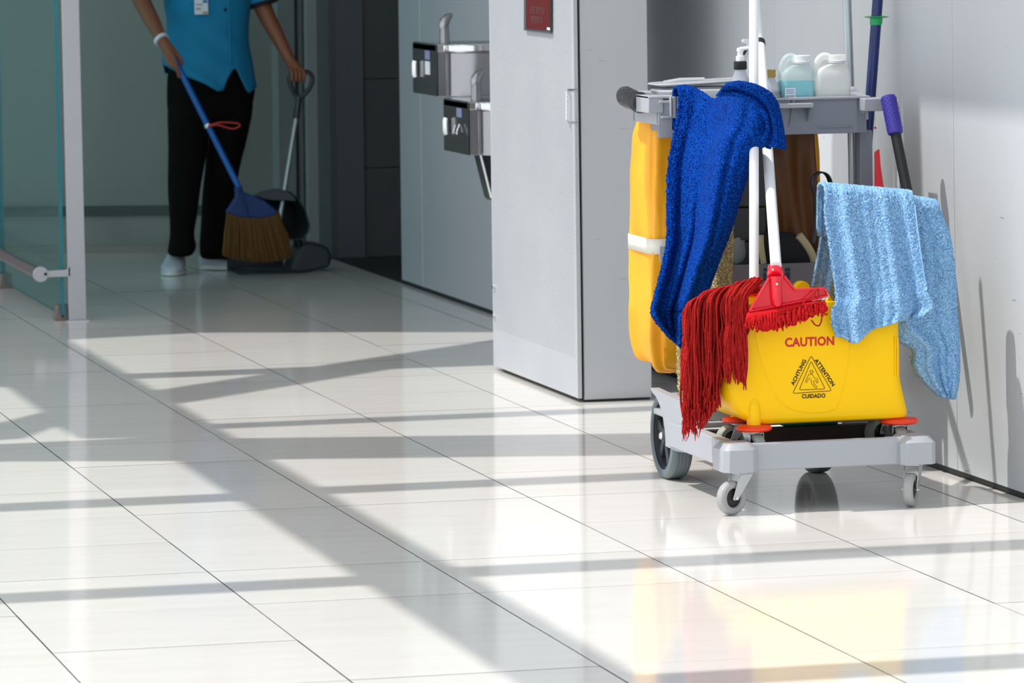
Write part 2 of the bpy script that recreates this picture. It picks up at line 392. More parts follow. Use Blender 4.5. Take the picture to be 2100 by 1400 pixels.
sg2 = [PX(1079, -70, 2.403), PX(1128, -70, 2.403), PX(1128, 63, 2.403), PX(1079, 59, 2.403)]
build('sign_face', [prism(sg2, (-.001, 0, 0))], M_sign, sign, smooth=0, label='dark red face')
def flat(pxs, X): return prism([PX(x, y, X) for x, y in pxs], (-.0006, 0, 0))
g = []
random.seed(3)
for (x0, x1, y0, y1, s) in ((1088, 1115, 12, 27, .12), (1090, 1112, 32, 46, .12)):
    x = x0
    while x < x1:
        wd_ = random.choice((2.2, 3, 3.4)); 
        yy = y0+(x-x0)*s
        g.append(flat([(x, yy), (x+.9, yy+.1), (x+.9, yy+y1-y0), (x, yy+y1-y0-.1)], 2.4018))
        if random.random() < .7: g.append(flat([(x, yy+1), (x+wd_, yy+1.3), (x+wd_, yy+3), (x, yy+2.7)], 2.4018))
        if random.random() < .6: g.append(flat([(x, yy+6), (x+wd_, yy+6.3), (x+wd_, yy+8), (x, yy+7.7)], 2.4018))
        x += wd_+1.3
build('print', g, M_signtxt, sign, smooth=0, label='worn grey lettering')
build('corner_mark', [flat([(1122, 56), (1128, 57), (1128, 62), (1122, 61)], 2.4018)], M_label, sign, smooth=0)

# ------------------------------------------------------------------ drinking fountains
def fountain(nm_label, ya, yb, z0, z1, group=None):
    xf = 2.55; f = thing('drinking_fountain', nm_label, 'drinking fountain', (xf+.1, (ya+yb)/2, z0))
    # body: front face parallel to the wall, near end rounded
    r = .11
    ring = []
    pts = [(xf, yb), (xf, ya+.02)]
    for k in range(9):
        t = k/8*PI/2; pts.append((xf+.03+r-r*cos(t), ya+.02-.0*r-0.075*sin(t)))
    pts += [(WX-.012, ya-.055), (WX-.012, yb)]
    build('body', [prism([Vector((x, y, z0)) for x, y in pts], (0, 0, z1-z0-.028))], M_steel, f, bevel=.002)
    build('front_panel', [box(xf-.006, xf-.001, ya+.01, yb, z0+.001, z1-.003)], M_steeldark, f, bevel=.001, label='dark reflective front panel')
    o2 = [(x-(.006 if x < WX-.02 else 0), y-.006) for x, y in pts]
    build('basin_rim', [prism([Vector((x, y, z1-.028)) for x, y in o2], (0, 0, .028))], M_chrome, f, bevel=.006, segs=3)
    build('basin', [lathe([(.10, .001), (.095, -.008), (.03, -.02), (0, -.021)], (2.70, (ya+yb)/2-.02, z1), seg=24)], M_steeldark, f)
    yb_ = yb-.07
    build('push_button', [tube([(xf-.012, yb_, z0+.055), (xf-.014, yb_, z0+.06), (xf-.014, yb_, z0+.098), (xf-.012, yb_, z0+.104)], .013, 12)], M_chrome, f)
    ys_ = yb-.21
    build('sticker', [box(xf-.0072, xf-.006, ys_-.035, ys_+.03, z1-.052, z1-.024)], mat('sticker', (128, 140, 176), .5), f, smooth=0)
    if group: pass
    sy = ya+.13
    sp = [(2.60, sy, z1), (2.60, sy, z1+.045)]
    build('spout_base', [lathe([(.02, 0), (.017, .004), (.015, .05), (.012, .054)], (2.60, sy, z1-.002), seg=20)], M_steel, f)
    sh = [(2.600, sy, z1+.036, .013), (2.597, sy, z1+.052, .0165), (2.601, sy, z1+.068, .0165), (2.612, sy, z1+.082, .0125), (2.626, sy, z1+.090, .005)]
    build('spout_hood', [tube([q[:3] for q in sh], [q[3] for q in sh], 12)], M_steel, f)
    return f, ys_, xf
f1, ys1, xf = fountain('upper stainless steel drinking fountain on the grey wall, farther of the pair', 2.655, 3.0, .737, .903)
build('sticker', [box(xf-.0072, xf-.006, ys1-.035, ys1+.03, .737+.066, .737+.108)], M_label, f1, smooth=0)
f2, ys2, xf = fountain('lower stainless steel drinking fountain on the grey wall, next to the perforated cabinet door', 2.24, 2.578, .572, .737)
build('cup_bracket', [tube([(xf-.012, ys2-.03, .665), (xf-.02, ys2-.03, .645), (xf-.02, ys2-.03, .635), (xf-.02, ys2+.02, .635), (xf-.012, ys2+.02, .66)], .003, 6)], M_chrome, f2)
q1, q2, q3, q4 = P(985, 316, 2.3), P(1007, 405, 2.3), P(1012, 412, 2.3), P(985, 316, 2.3)
arm = prism([q1, Vector((2.835, 2.3, q1.z)), Vector((2.835, 2.3, q3.z)), q3, q2], (0, .09, 0))
build('support_arm', [arm], M_steeldark, f2, bevel=.002)
build('arm_edge', [tube([q1-Vector((0, .003, 0)), q2-Vector((0, .003, 0))], .004, 8)], M_chrome, f2)

# ------------------------------------------------------------------ glass screen at left with steel fin
def lean(p): p = Vector(p); p.x -= .011*(p.z-.0); return p
def leang(g): return [lean(v) for v in g[0]], g[1]
post = thing('glass_support_post', 'flat pale grey steel post at the near end of the teal glass screen', 'post', (1.51, 3.435, 0))
build('fin_plate', [leang(box(1.484, 1.541, 3.43, 3.442, .004, 3.3))], M_steelplate, post, bevel=.0015)
build('foot_plate', [box(1.478, 1.548, 3.425, 3.447, 0, .004)], M_zinc, post, smooth=0)
armp = [(1.49, .185), (1.482, .172), (1.475, .168), (1.405, .166), (1.405, .146), (1.475, .146), (1.49, .146)]
build('bracket_arm', [prism([Vector((x, 3.43, z)) for x, z in armp], (0, .012, 0)), cyl((1.393, 3.429, .156), (1.393, 3.443, .156), .025, 28)], M_steelplate, post, bevel=.0015)
build('bolt', [cyl((1.408, 3.426, .157), (1.408, 3.430, .157), .005, 12)], M_black, post); build('bolt', [cyl((1.386, 3.426, .157), (1.386, 3.430, .157), .003, 12)], M_zinc, post)
build('guard_rail', [cyl((1.388, 3.443, .157), (1.388, 6.0, .157), .019, 20)], mat('bronze_tube', (120, 112, 112), .3, .7), post, label='dull bronze rail tube')
gs = thing('glass_screen', 'teal tinted glass screen standing on small metal floor clamps', 'glass screen', (1.47, 4.2, 0))
def pane(y0, y1, nm='glass_pane'):
    o = build(nm, [leang(box(1.462, 1.474, y0, y1, .02, 3.2))], M_glass, gs, smooth=0)
    o.data.materials.append(M_teal_edge)
    for p in o.data.polygons:
        if abs(p.normal.y) > .9 or abs(p.normal.z) > .9: p.material_index = 1
    return o
pane(3.455, 4.86); pane(4.885, 6.25)
for y in (3.50, 4.83, 4.93):
    build('floor_clamp', [prism([Vector((x, y-.03, z)) for x, z in ((1.444, 0), (1.492, 0), (1.487, .052), (1.451, .052))], (0, .05, 0))], mat('clamp_metal', (120, 114, 110), .4, .5), gs, bevel=.002)
build('clamp_screw', [cyl((1.468, 3.466, .01), (1.468, 3.469, .045), .003, 8)], M_black, gs)

# ================================================================== JANITOR CART
cart = thing('janitor_cart', 'pale grey plastic cleaning cart with low bucket platform, top tray and yellow bag', 'cleaning cart', (2.38, -1.3, 0))
YF = -1.80; XL, XR = 2.15, 2.60
def P3(x, y, Y): return P(x, y, Y)
# low bucket platform: frame walls, corner blocks, floor
ZB, ZT = .094, .154
g = []
prof = [(-1.70, ZB), (-1.70, ZT), (-1.47, ZT), (-1.40, .165), (-1.385, .205), (-1.13, .212), (-1.155, .20)]
cx_, cz_ = -1.135, .098
for k in range(9):
    a = math.radians(100+k*84/8); prof.append((cx_+.118*cos(a)*1.0, cz_+.105*sin(a)))
prof += [(-1.265, ZB-.004), (-1.33, .088), (-1.37, .090), (-1.42, ZB)]
for x0, x1 in ((XL, XL+.022), (XR-.022, XR)):
    g.append(prism([Vector((x0, y, z)) for y, z in prof], (x1-x0, 0, 0)))
build('side_frame', g[:1], M_grey, cart, bevel=.003); build('side_frame', g[1:], M_grey, cart, bevel=.003)
build('side_ledge', [prism([Vector((XL-.006, y, z)) for y, z in ((-1.72, ZB+.002), (-1.72, ZT+.001), (-1.295, .150), (-1.295, ZB+.002))], (.01, 0, 0))], M_grey, cart, bevel=.002)
build('front_frame', [prism([Vector((x, y, ZB)) for x, y in ((2.185, -1.80), (2.195, -1.788), (2.53, -1.788), (2.545, -1.80), (2.545, -1.77), (2.185, -1.77))], (0, 0, ZT-ZB))], M_grey, cart, bevel=.003)
for nm, x0, x1 in (('corner_block', 2.122, 2.20), ('corner_block', 2.53, 2.612)):
    o = Vector((0, 0, 0)); c = .012
    ring = lambda e, z: [Vector(q) for q in ((x0+c+e, YF-.012+e, z), (x1-c-e, YF-.012+e, z), (x1-e, YF-.012+c+e, z), (x1-e, YF+.075-e, z), (x0+e, YF+.075-e, z), (x0+e, YF-.012+c+e, z))]
    build(nm, [loft([ring(0, ZB), ring(0, ZT-.012), ring(.011, ZT+.002)])], M_grey, cart, bevel=.0012)
build('bucket_floor', [box(XL+.01, XR-.01, -1.785, -1.40, ZB+.002, ZB+.008), box(XL+.024, XR-.024, -1.45, -1.43, ZB, .146)], mat('tray_dark_brown', (70, 60, 58), .7), cart, bevel=.001)  # platform floor and inner back wall in one dark brown
build('rear_deck', [box(XL+.01, XR-.01, -1.44, -1.12, .150, .164), box(XL+.018, XR-.018, -1.40, -1.19, .16, .205)], M_grey, cart, bevel=.003)
build('storage_box', [box(2.20, 2.31, -1.43, -1.32, .165, .222), box(2.33, 2.56, -1.40, -1.3, .165, .2)], M_grey, cart, bevel=.003)
# rear wheels
def big_wheel(x0):
    R_ = .1; w = thing('rear_wheel', '', ''); 
    for k in list(w.keys()):
        if k in ('label', 'category'): del w[k]
    w.parent = cart; w.location = Vector((x0, -1.135, R_))-cart.location; o = Vector((x0, -1.135, R_))
    bpy.context.view_layer.update()
    prof = [(.078, 0), (.080, -.004), (.094, -.003), (.0985, .002)]
    for k in range(4):
        h = .006+k*.0085; prof += [(.1, h), (.1, h+.006), (.0985, h+.0065), (.0985, h+.008)]
    prof += [(.0985, .042), (.094, .046), (.078, .045)]
    build('tyre', [lathe(prof, o, (1, 0, 0), 48, cap=False)], M_tyre, w, smooth=25)
    build('rim', [lathe([(.0800, .003), (.0730, .000), (.0705, .018), (.0700, .026), (.0740, .040), (.0800, .044)], o, (1, 0, 0), 40, cap=False)], M_darkplast, w)
    for k in range(6):
        a = k*PI/3+.3; dd = Vector((0, cos(a), sin(a))); tt = Vector((0, -sin(a), cos(a)))
        build('spoke', [prism([o+dd*.012-tt*.007+Vector((.004, 0, 0)), o+dd*.012+tt*.007+Vector((.004, 0, 0)), o+dd*.074+tt*.013+Vector((.008, 0, 0)), o+dd*.074-tt*.013+Vector((.008, 0, 0))], (.014, 0, 0))], M_darkplast, w, bevel=.0015)
    build('hub', [lathe([(.02, .012), (.018, 0), (.012, -.002)], o, (1, 0, 0), 24)], M_darkplast, w)
    build('axle_cap', [lathe([(.010, 0), (.010, -.004), (.007, -.008), (.003, -.009)], o, (1, 0, 0), 20)], M_chrome, w)
big_wheel(2.178); big_wheel(2.53)
# swivel casters under the front corners
def caster(parent, px_, R_, wd, ang_, top, mt, name='caster', centre=M_black, trail=None):
    """px_: pivot (x, y); wheel rests at z = px_.z; ang_: heading of trail"""
    X, Y, Z0 = px_; tr = R_*.75 if trail is None else trail
    w = bpy.data.objects.new(name, None); C.objects.link(w); w.parent = parent
    w.location = Vector((X, Y, Z0))-(parent.location+(parent.parent.location if parent.parent else Vector((0, 0, 0))))
    hd = Vector((cos(ang_), sin(ang_), 0)); ax = Vector((-sin(ang_), cos(ang_), 0)); c = Vector((X, Y, Z0+R_))+hd*tr
    hw = wd/2
    prof = [(R_*.55, -hw*.6), (R_*.60, -hw*.95), (R_*.86, -hw), (R_*.97, -hw*.7), (R_, -hw*.35), (R_*.985, 0), (R_, hw*.35), (R_*.97, hw*.7), (R_*.86, hw), (R_*.60, hw*.95), (R_*.55, hw*.6)]
    build('wheel', [lathe(prof, c, ax, 36, cap=False)], mt, w)
    build('wheel_core', [lathe([(.006, -hw*.9), (R_*.3, -hw*.9), (R_*.55, -hw*.55), (R_*.56, hw*.55), (R_*.3, hw*.9), (.006, hw*.9)], c, ax, 28)], centre, w)
    fk = []
    for s in (-1, 1):
        q = c+ax*s*(hw+.0035); u = Vector((0, 0, 1)); tp = Vector((X, Y, top)); tq = tp+ax*s*(hw+.0035)
        fk.append(prism([q-hd*.007-u*.004, q+hd*.007-u*.004, q+hd*.009, tq+hd*R_*.42-u*.006, tq-hd*R_*.62-u*.006, q-hd*.009], ax*.0022*s))
    tp = Vector((X, Y, top))
    fk.append(prism([tp+hd*R_*.42-ax*(hw+.0055)-Vector((0, 0, .006)), tp+hd*R_*.42+ax*(hw+.0055)-Vector((0, 0, .006)), tp-hd*R_*.62+ax*(hw+.0055)-Vector((0, 0, .006)), tp-hd*R_*.62-ax*(hw+.0055)-Vector((0, 0, .006))], (0, 0, .003)))
    fk.append(cyl(tp-Vector((0, 0, .004)), tp, R_*.5, 20))
    build('fork', fk, M_zinc, w, bevel=.0006)
    build('axle_bolt', [cyl(c-ax*(hw+.008), c+ax*(hw+.008), .0035, 12)], M_chrome, w)
    return w
caster(cart, (2.170, -1.775, 0), .0375, .022, math.radians(205), ZB, M_castg)
caster(cart, (2.572, -1.765, 0), .0375, .022, math.radians(238), ZB, M_castg)

# top tray
tz0, tz1, ty0, ty1 = .792, .876, -1.150, -.93
tray_g = []
XT0, XT1 = 2.175, 2.69
build('tray_floor', [box(XT0+.01, XT1-.01, ty0+.008, ty1-.005, .838, .845)], M_grey, cart, smooth=0)
fr = [Vector((x, y, 0)) for x, y in ((XT0, ty0+.012), (XT0+.03, ty0), (2.49, ty0), (2.50, ty0+.004), (XT1-.03, ty0+.004), (XT1-.028, ty0+.006), (XT1-.004, ty0+.012))]
front = loft([[Vector((p.x, p.y, z)) for p in fr]+[Vector((p.x, p.y+.008, z)) for p in reversed(fr)] for z in (tz0, .84, tz1)])
build('tray_front', [front], M_greydk, cart, bevel=.002, label='slate grey front apron of the top tray')
build('tray_apron_edge', [prism([P(1300, 0, ty0-.001)*0+Vector((2.50+.012*s, ty0-.003+.004*0, z)) for s, z in ((0, tz1), (.25, tz1), (-.6, tz0+.02), (-.8, tz0+.02))], (0, .004, 0))], M_greydk, cart, smooth=0)
build('tray_lip', [box(XT0, XT1, ty0-.004, ty0+.012, tz1-.003, tz1+.003)], M_grey, cart, bevel=.0015)
build('tray_side', [box(XT0, XT0+.008, ty0+.01, ty1, tz0+.03, tz1)], M_grey, cart, bevel=.002)
build('tray_side', [box(XT1-.008, XT1, ty0+.01, ty1, tz0+.03, tz1)], M_grey, cart, bevel=.002)
build('tray_back', [box(XT0, XT1, ty1-.008, ty1, tz0+.03, tz1)], M_grey, cart, bevel=.002)
# small shelf rib and its gusset on the apron, and clip bracket at right
build('hook_ledge', [box(2.40, P(1664, 0, ty0-.02).x, ty0-.028, ty0+.004, .855, .866)], M_grey, cart, bevel=.002)
gx = P(1658, 0, ty0-.02).x
build('ledge_gusset', [prism([Vector((gx, ty0-.026, .856)), Vector((gx, ty0+.002, .856)), Vector((gx, ty0+.002, .822))], (.004, 0, 0))], M_greydk, cart, smooth=0)
x0, x1 = P(1768, 0, ty0-.03).x, P(1808, 0, ty0-.03).x
build('corner_bracket', [box(x0, x1, ty0-.036, ty0+.03, .844, .874)], M_grey, cart, bevel=.002)
build('apron_rib', [box(P(1673, 0, ty0).x, P(1745, 0, ty0).x, ty0+.0005, ty0+.006, .806, .809)], M_greydk, cart, bevel=.001)
# left clamp block, ribs, and taped push handle
xa = P(1339, 0, -1.03).x
blk = [P(1339, 188, -1.02), P(1369, 195, -1.145), P(1369, 227, -1.145), P(1339, 222, -1.02)]
build('handle_block', [box(2.15, 2.186, -1.148, -1.02, .850, .890)], M_grey, cart, bevel=.002)
for k, (a, b_) in enumerate(((1371, 1374.5), (1376, 1383), (1385, 1398))):
    build('block_rib', [box(P(a, 0, -1.155).x, P(b_, 0, -1.155).x, -1.160+.002*k, -1.14, .842, .888)], M_grey, cart, bevel=.0012)
build('block_arm', [box(2.18, 2.225, -1.156, -1.12, .838, .843), box(2.15, 2.225, -1.15, -1.02, .884, .889)], M_grey, cart, bevel=.001)
pb = [P(1353, 231, -1.13), P(1400, 236, -1.13), P(1400, 271, -1.13), P(1352, 270, -1.13)]
build('tray_bracket', [prism(pb, (0, .07, 0))], M_greydk, cart, bevel=.002)
build('bracket_web', [prism([P(1353, 231, -1.133), P(1364, 231, -1.133), P(1379, 270, -1.133), P(1352, 270, -1.133)], (0, -.006, 0)), tube([P(1361, 232, -1.142), P(1380, 270, -1.142)], .0016, 6)], M_grey, cart, bevel=.001)
bar = [(2.163, -1.03, .869), (2.163, -.90, .876), (2.175, -.875, .878), (2.21, -.86, .878), (2.60, -.86, .878), (2.635, -.88, .875), (2.64, -1.10, .865)]
build('push_handle', [tube(bar, .013, 12)], M_grey, cart)
tp = []
for k in range(13):
    y = -1.035+k*.0135; tp.append(((2.163+max(0, k-9)*.003, y, .870+.0009*k), .0225+.0014*sin(k*2.1)+.001*(k % 2)))
tp[0] = (tp[0][0], .017)
build('tape_wrap', [tube([q[0] for q in tp], [q[1] for q in tp], 14)], M_tape, cart)
build('tape_edge', [tube([(2.163, -1.043, .870), (2.163, -1.035, .870), (2.163, -1.030, .870)], [.021, .0255, .021], 14)], M_tape, cart)
# uprights, shelf unit, low bin
def post_(x0p, x1p, Y, z0, z1, mt, name, dep=.02, lbl=None):
    a, b_ = P(x0p, 340, Y).x, P(x1p, 340, Y).x
    o = build(name, [box(a, b_, Y, Y+dep, z0, z1)], mt, cart, bevel=.0015)
    if lbl: o['label'] = lbl
    return o
build('upright', [cyl((P(1747, 340, -1.06).x, -1.06, .16), (P(1747, 340, -1.06).x, -1.06, .84), .0085, 16)], M_alu, cart, label='aluminium upright tube')
post_(1750, 1764, -1.03, .16, .84, M_darkplast, 'upright', .04, 'dark plastic upright channel')
post_(1763.5, 1790, -1.10, .16, .795, M_greydk, 'upright', .03, 'slate grey upright panel')
sh = P(1500, 340, -1.0).x
for k, (za, zb) in enumerate(((.62, .80), (.54, .618), (.455, .538), (.30, .453))):
    build('drawer', [box(2.255, P(1566, 340, -1.05).x, -1.065+.003*k, -1.03, za+.002, zb)], M_darkplast, cart, bevel=.002)
b0, b1 = P(1468, 560, -1.12), P(1735, 560, -1.12)
build('low_bin', [box(2.25, 2.585, -1.13, -1.115, .20, P(1600, 540, -1.12).z), box(2.25, 2.265, -1.12, -1.03, .2, .475), box(2.57, 2.585, -1.12, -1.03, .2, .475), box(2.25, 2.585, -1.045, -1.03, .2, .475), box(2.25, 2.585, -1.13, -1.03, .19, .2)], mat('bin_grey', (104, 100, 106), .5), cart, bevel=.002)
g = []
for (xa, ya, xb, yb_) in ((1566, 550, 1574, 556), (1566, 559, 1571, 575), (1610, 549, 1620, 556.5), (1611, 558.5, 1620, 574), (1604, 562, 1609, 566)):
    g.append(prism([P(xa, ya, -1.1305), P(xb, ya, -1.1305), P(xb, yb_, -1.1305), P(xa, yb_, -1.1305)], (0, -.0006, 0)))
build('bin_lettering', g, mat('navy_print', (24, 34, 62), .5), cart, smooth=0, label='dark blue printed lettering', kind='stuff')

# yellow waste bag on the rear frame
def shade_sheet(xa, xb):
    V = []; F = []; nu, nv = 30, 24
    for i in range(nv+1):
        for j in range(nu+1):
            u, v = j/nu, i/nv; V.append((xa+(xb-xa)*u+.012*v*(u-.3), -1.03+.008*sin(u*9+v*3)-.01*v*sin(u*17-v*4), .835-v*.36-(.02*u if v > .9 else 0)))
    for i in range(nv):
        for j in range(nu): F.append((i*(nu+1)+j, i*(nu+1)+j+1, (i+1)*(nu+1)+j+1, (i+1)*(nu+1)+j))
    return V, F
def bag():
    V = []; n = 44; rings = []
    random.seed(5)
    for i in range(30):
        v = i/29; z = .868-v*(.868-.235)
        x0 = 2.205; x1 = 2.612; y0, y1 = -1.0, -.80
        if v < .12: k = (.12-v)/.12; y0 += .05*k; y1 -= .05*k; x0 += .012*k
        b_ = sin(min(v*1.6, 1)*PI/2)*.012; x0 -= b_; y0 -= b_*1.6; x1 += b_*.4
        if v > .86: k = (v-.86)/.14; x0 += .018*k*k; y0 += .03*k*k; x1 -= .02*k*k; y1 -= .02*k
        r = rrect(x0, x1, y0, y1, z, .03, 10)
        out = []
        for j, p in enumerate(r):
            c = Vector(((x0+x1)/2, (y0+y1)/2, z)); nrm = (p-c).normalized()
            f = .006*sin(j*.9+v*5)*(.4+v)+.006*noise.noise(Vector((j*.21, v*4, 3)))+.004*noise.noise(Vector((j*.6, v*11, 9)))
            q = p+nrm*f; q.z += (.012*noise.noise(Vector((j*.35, 0, 0)))) if v > .9 else 0
            if v > .93: q.z -= .018*max(0, 1-abs(j-26)/5)
            out.append(q)
        rings.append(out)
    return loft(rings, cap=False)
bg_ = build('waste_bag', [(lambda t: (t[0], t[1]+[tuple(range(29*44, 30*44))]))(bag())], M_bag, cart, subsurf=1, smooth=60, label='yellow vinyl waste bag with a white band')
strip = []
za, zb = .548, .512
rings = []
for z, dz in ((za, 0), (zb, 0)):
    r = rrect(2.190, 2.620, -1.023, -.792, z, .03, 10); rings.append([p-Vector((0, 0, .0)) for p in r])
build('bag_band', [loft(rings, cap=False)], M_bagstrip, bg_, solid=.002, label='white band')
fold = [P(1357, 224, -1.10), P(1331, 240, -1.03), P(1329, 252, -1.05), P(1352, 232, -1.11)]
build('bag_clip', [box(P(1352, 530, -1.03).x, P(1366, 530, -1.03).x, -1.036, -1.03, P(1360, 537, -1.03).z, P(1360, 505, -1.03).z)], M_grey, cart, bevel=.001)

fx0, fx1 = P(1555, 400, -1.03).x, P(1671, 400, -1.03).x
build('bag_shade_sheet', [shade_sheet(fx0, fx1)], mat('bag_shade_brown', (94, 54, 4), .5, bump=(20, .5)), bg_, solid=.003, smooth=60, label='dark brown sheet standing in for shade on the bag front')  # added sheet; its dark brown stands in for shade under the tray
# black strap loop hanging beside the bag
lp = [(1668, 500), (1672, 470), (1673, 430), (1672, 400), (1666, 380), (1668, 365), (1677, 355), (1686, 353), (1697, 360), (1703, 378), (1699, 400), (1697, 430)]
pts = spl([P(x, y, -1.20) for x, y in lp], 40)
V = []; F = []
for i, p in enumerate(pts): V += [p+Vector((0, -.014, 0)), p+Vector((0, .014, 0))]
for i in range(len(pts)-1): F.append((2*i, 2*i+1, 2*i+3, 2*i+2))
strap = build('carry_strap', [(V, F)], M_black, None, solid=.0035, smooth=60, label='black looped strap standing up behind the light blue towel', category='strap')
# dark cloth bag with cream trim lying in the low bin
base = [P(x, y, -1.06) for x, y in ((1556, 480), (1600, 477), (1640, 480), (1660, 505), (1682, 545), (1560, 552), (1552, 548))]
cb = thing('cloth_bag', 'black fabric bag with cream trim sticking out of the grey low bin', 'bag', (2.46, -1.07, .45))
def pillow(pxs, Y, th, nm, mt, parent, **k):
    pp = [P(x, y, Y) for x, y in pxs]; c = sum(pp, Vector((0, 0, 0)))/len(pp); rings = []
    for t in range(-3, 4):
        s = math.sqrt(max(0, 1-(t/3.2)**2)); rings.append([c+(p-c)*(.55+.45*s)+Vector((0, t/3*th, 0)) for p in pp])
    return build(nm, [loft(rings)], mt, parent, subsurf=2, smooth=80, **k)
pillow([(1553, 482), (1575, 474), (1612, 474), (1640, 480), (1662, 508), (1688, 556), (1620, 575), (1556, 570)], -1.075, .03, 'body', M_blackcloth, cb)
build('trim', [tube(spl([P(x, y, -1.105) for x, y in ((1560, 482), (1561, 505), (1566, 540))], 10), .0075, 8)], M_cream, cb, label='cream trim')
build('trim', [tube(spl([P(x, y, -1.10) for x, y in ((1638, 482), (1652, 500), (1664, 520), (1672, 545))], 14), [.010]*14, 8)], M_cream, cb, label='cream trim')
build('trim', [tube(spl([P(x, y, -1.098) for x, y in ((1605, 541), (1615, 534), (1628, 535), (1634, 542))], 8), .005, 8)], M_cream, cb, label='cream trim')
pb_ = build('crumpled_bag', [lathe([(.001, 0), (.03, .004), (.036, .03), (.03, .07), (.016, .09), (.001, .094)], P(1503, 543, -1.05), (0, 0, 1), 18, sy=.5)], M_milky, None, subsurf=1, label='crumpled pale plastic bag in the grey low bin behind the beige towel', category='plastic bag')
for v in pb_.data.vertices: v.co += Vector((noise.noise(v.co*60), noise.noise(v.co*50+Vector((3, 3, 3))), noise.noise(v.co*55)))*.006

# white lids lying on the tray
tk = thing('tray_lid', 'white shallow plastic lid lying on the left end of the top tray', 'lid', (2.3, -.98, .88))
l0 = [P(1356, 171, -1.0), P(1400, 165, -.95), P(1494, 163, -.95), P(1494, 168, -1.0), P(1425, 172, -1.02), P(1365, 176, -1.04)]
ring = lambda z, e: rrect(2.205+e, 2.445-e, -1.075+e, -.945-e, z, .03, 6)
build('lid_rim', [loft([ring(.876, .015), ring(.886, .006), ring(.896, 0), ring(.899, .001)])], M_cap, tk, bevel=.001)
build('lid_panel', [loft([ring(.899, .02), ring(.9035, .028)])], M_grey, tk, bevel=.001)
tk2 = thing('tray_lid', 'second white lid stacked crooked on the lower lid', 'lid', (2.32, -.93, .91))
ring2 = lambda z, e: [p+Vector((.0, 0, (p.x-2.2)*.035)) for p in rrect(2.20+e, 2.45-e, -1.06+e, -.935-e, z, .035, 6)]
build('lid_rim', [loft([ring2(.905, .02), ring2(.910, .0), ring2(.913, .001)])], M_cap, tk2, bevel=.001)
build('lid_handle', [tube([(2.23, -1.0, .915), (2.27, -1.0, .921), (2.33, -1.0, .921)], .004, 8)], M_cap, tk2)

# ------------------------------------------------------------------ bottles on the tray (tray floor z = .845)
TZ = .8455
def bottle_pos(xp, Y): return P(xp, 200, Y).x
# pump bottle
x = bottle_pos(1519, -1.11); b1 = thing('pump_bottle', 'clear bottle with black collar, white pump and blue label, left on the tray', 'bottle', (x, -1.11, TZ))
build('body', [lathe([(.022, 0), (.024, .004), (.024, .062), (.021, .078), (.014, .094), (.0125, .104), (.0125, .108)], (x, -1.11, TZ), seg=32)], M_clear, b1)
build('liquid', [lathe([(.0215, .002), (.0225, .005), (.0225, .06), (.021, .072)], (x, -1.11, TZ), seg=24)], mat('blue_grey_liquid', (176, 186, 206), .3), b1)
lab = [(math.radians(a)) for a in range(-165, -14, 10)]
def wrap(c, r, z0, z1, a0, a1, n=14):
    V = []; F = []
    for i in range(n+1):
        a = math.radians(a0+(a1-a0)*i/n); V += [(c[0]+r*cos(a), c[1]+r*sin(a), z0), (c[0]+r*cos(a), c[1]+r*sin(a), z1)]
    for i in range(n): F.append((2*i, 2*i+2, 2*i+3, 2*i+1))
    return V, F
lb = build('label', [wrap((x, -1.11), .0245, TZ+.006, TZ+.062, -190, -10)], M_label, b1, label='white label')
build('label_print', [wrap((x, -1.11), .0248, TZ+.008, TZ+.045, -115, -20)], M_labblue, lb, label='blue print')
build('label_line', [wrap((x, -1.11), .0248, TZ+.050, TZ+.052, -150, -30), wrap((x, -1.11), .0248, TZ+.056, TZ+.0575, -170, -30)], mat('print_grey', (120, 126, 150), .5), lb)
build('collar', [lathe([(.0145, .100), (.0155, .102), (.0155, .118), (.013, .120)], (x, -1.11, TZ), seg=28)], M_black, b1, label='black collar')
build('pump', [lathe([(.010, .120), (.010, .131), (.0065, .133), (.0065, .141), (.008, .142), (.008, .149), (.005, .151)], (x, -1.11, TZ), seg=20), tube([(x, -1.11, TZ+.148), (x+.018, -1.112, TZ+.150), (x+.026, -1.114, TZ+.147)], [.005, .0045, .0035], 10)], M_cap, b1, label='white pump head')
# spray trigger bottle behind the pole
x = bottle_pos(1543, -.95); b2 = thing('trigger_bottle', 'bottle with black and white spray trigger hidden behind the white mop pole', 'bottle', (x, -.95, TZ))
build('body', [lathe([(.016, 0), (.017, .005), (.017, .10), (.010, .13), (.010, .14)], (x, -.95, TZ), seg=24)], M_milky, b2)
build('trigger', [prism([Vector((x+dx, -.955, TZ+dz)) for dx, dz in ((-.012, .14), (.008, .14), (.008, .155), (.014, .166), (-.022, .166), (-.024, .158), (-.010, .153))], (0, .014, 0))], M_cap, b2, bevel=.002)
build('lever', [prism([Vector((x+dx, -.952, TZ+dz)) for dx, dz in ((-.008, .152), (-.018, .140), (-.022, .128), (-.018, .128), (-.012, .138), (-.002, .145))], (0, .008, 0))], M_black, b2, bevel=.001)
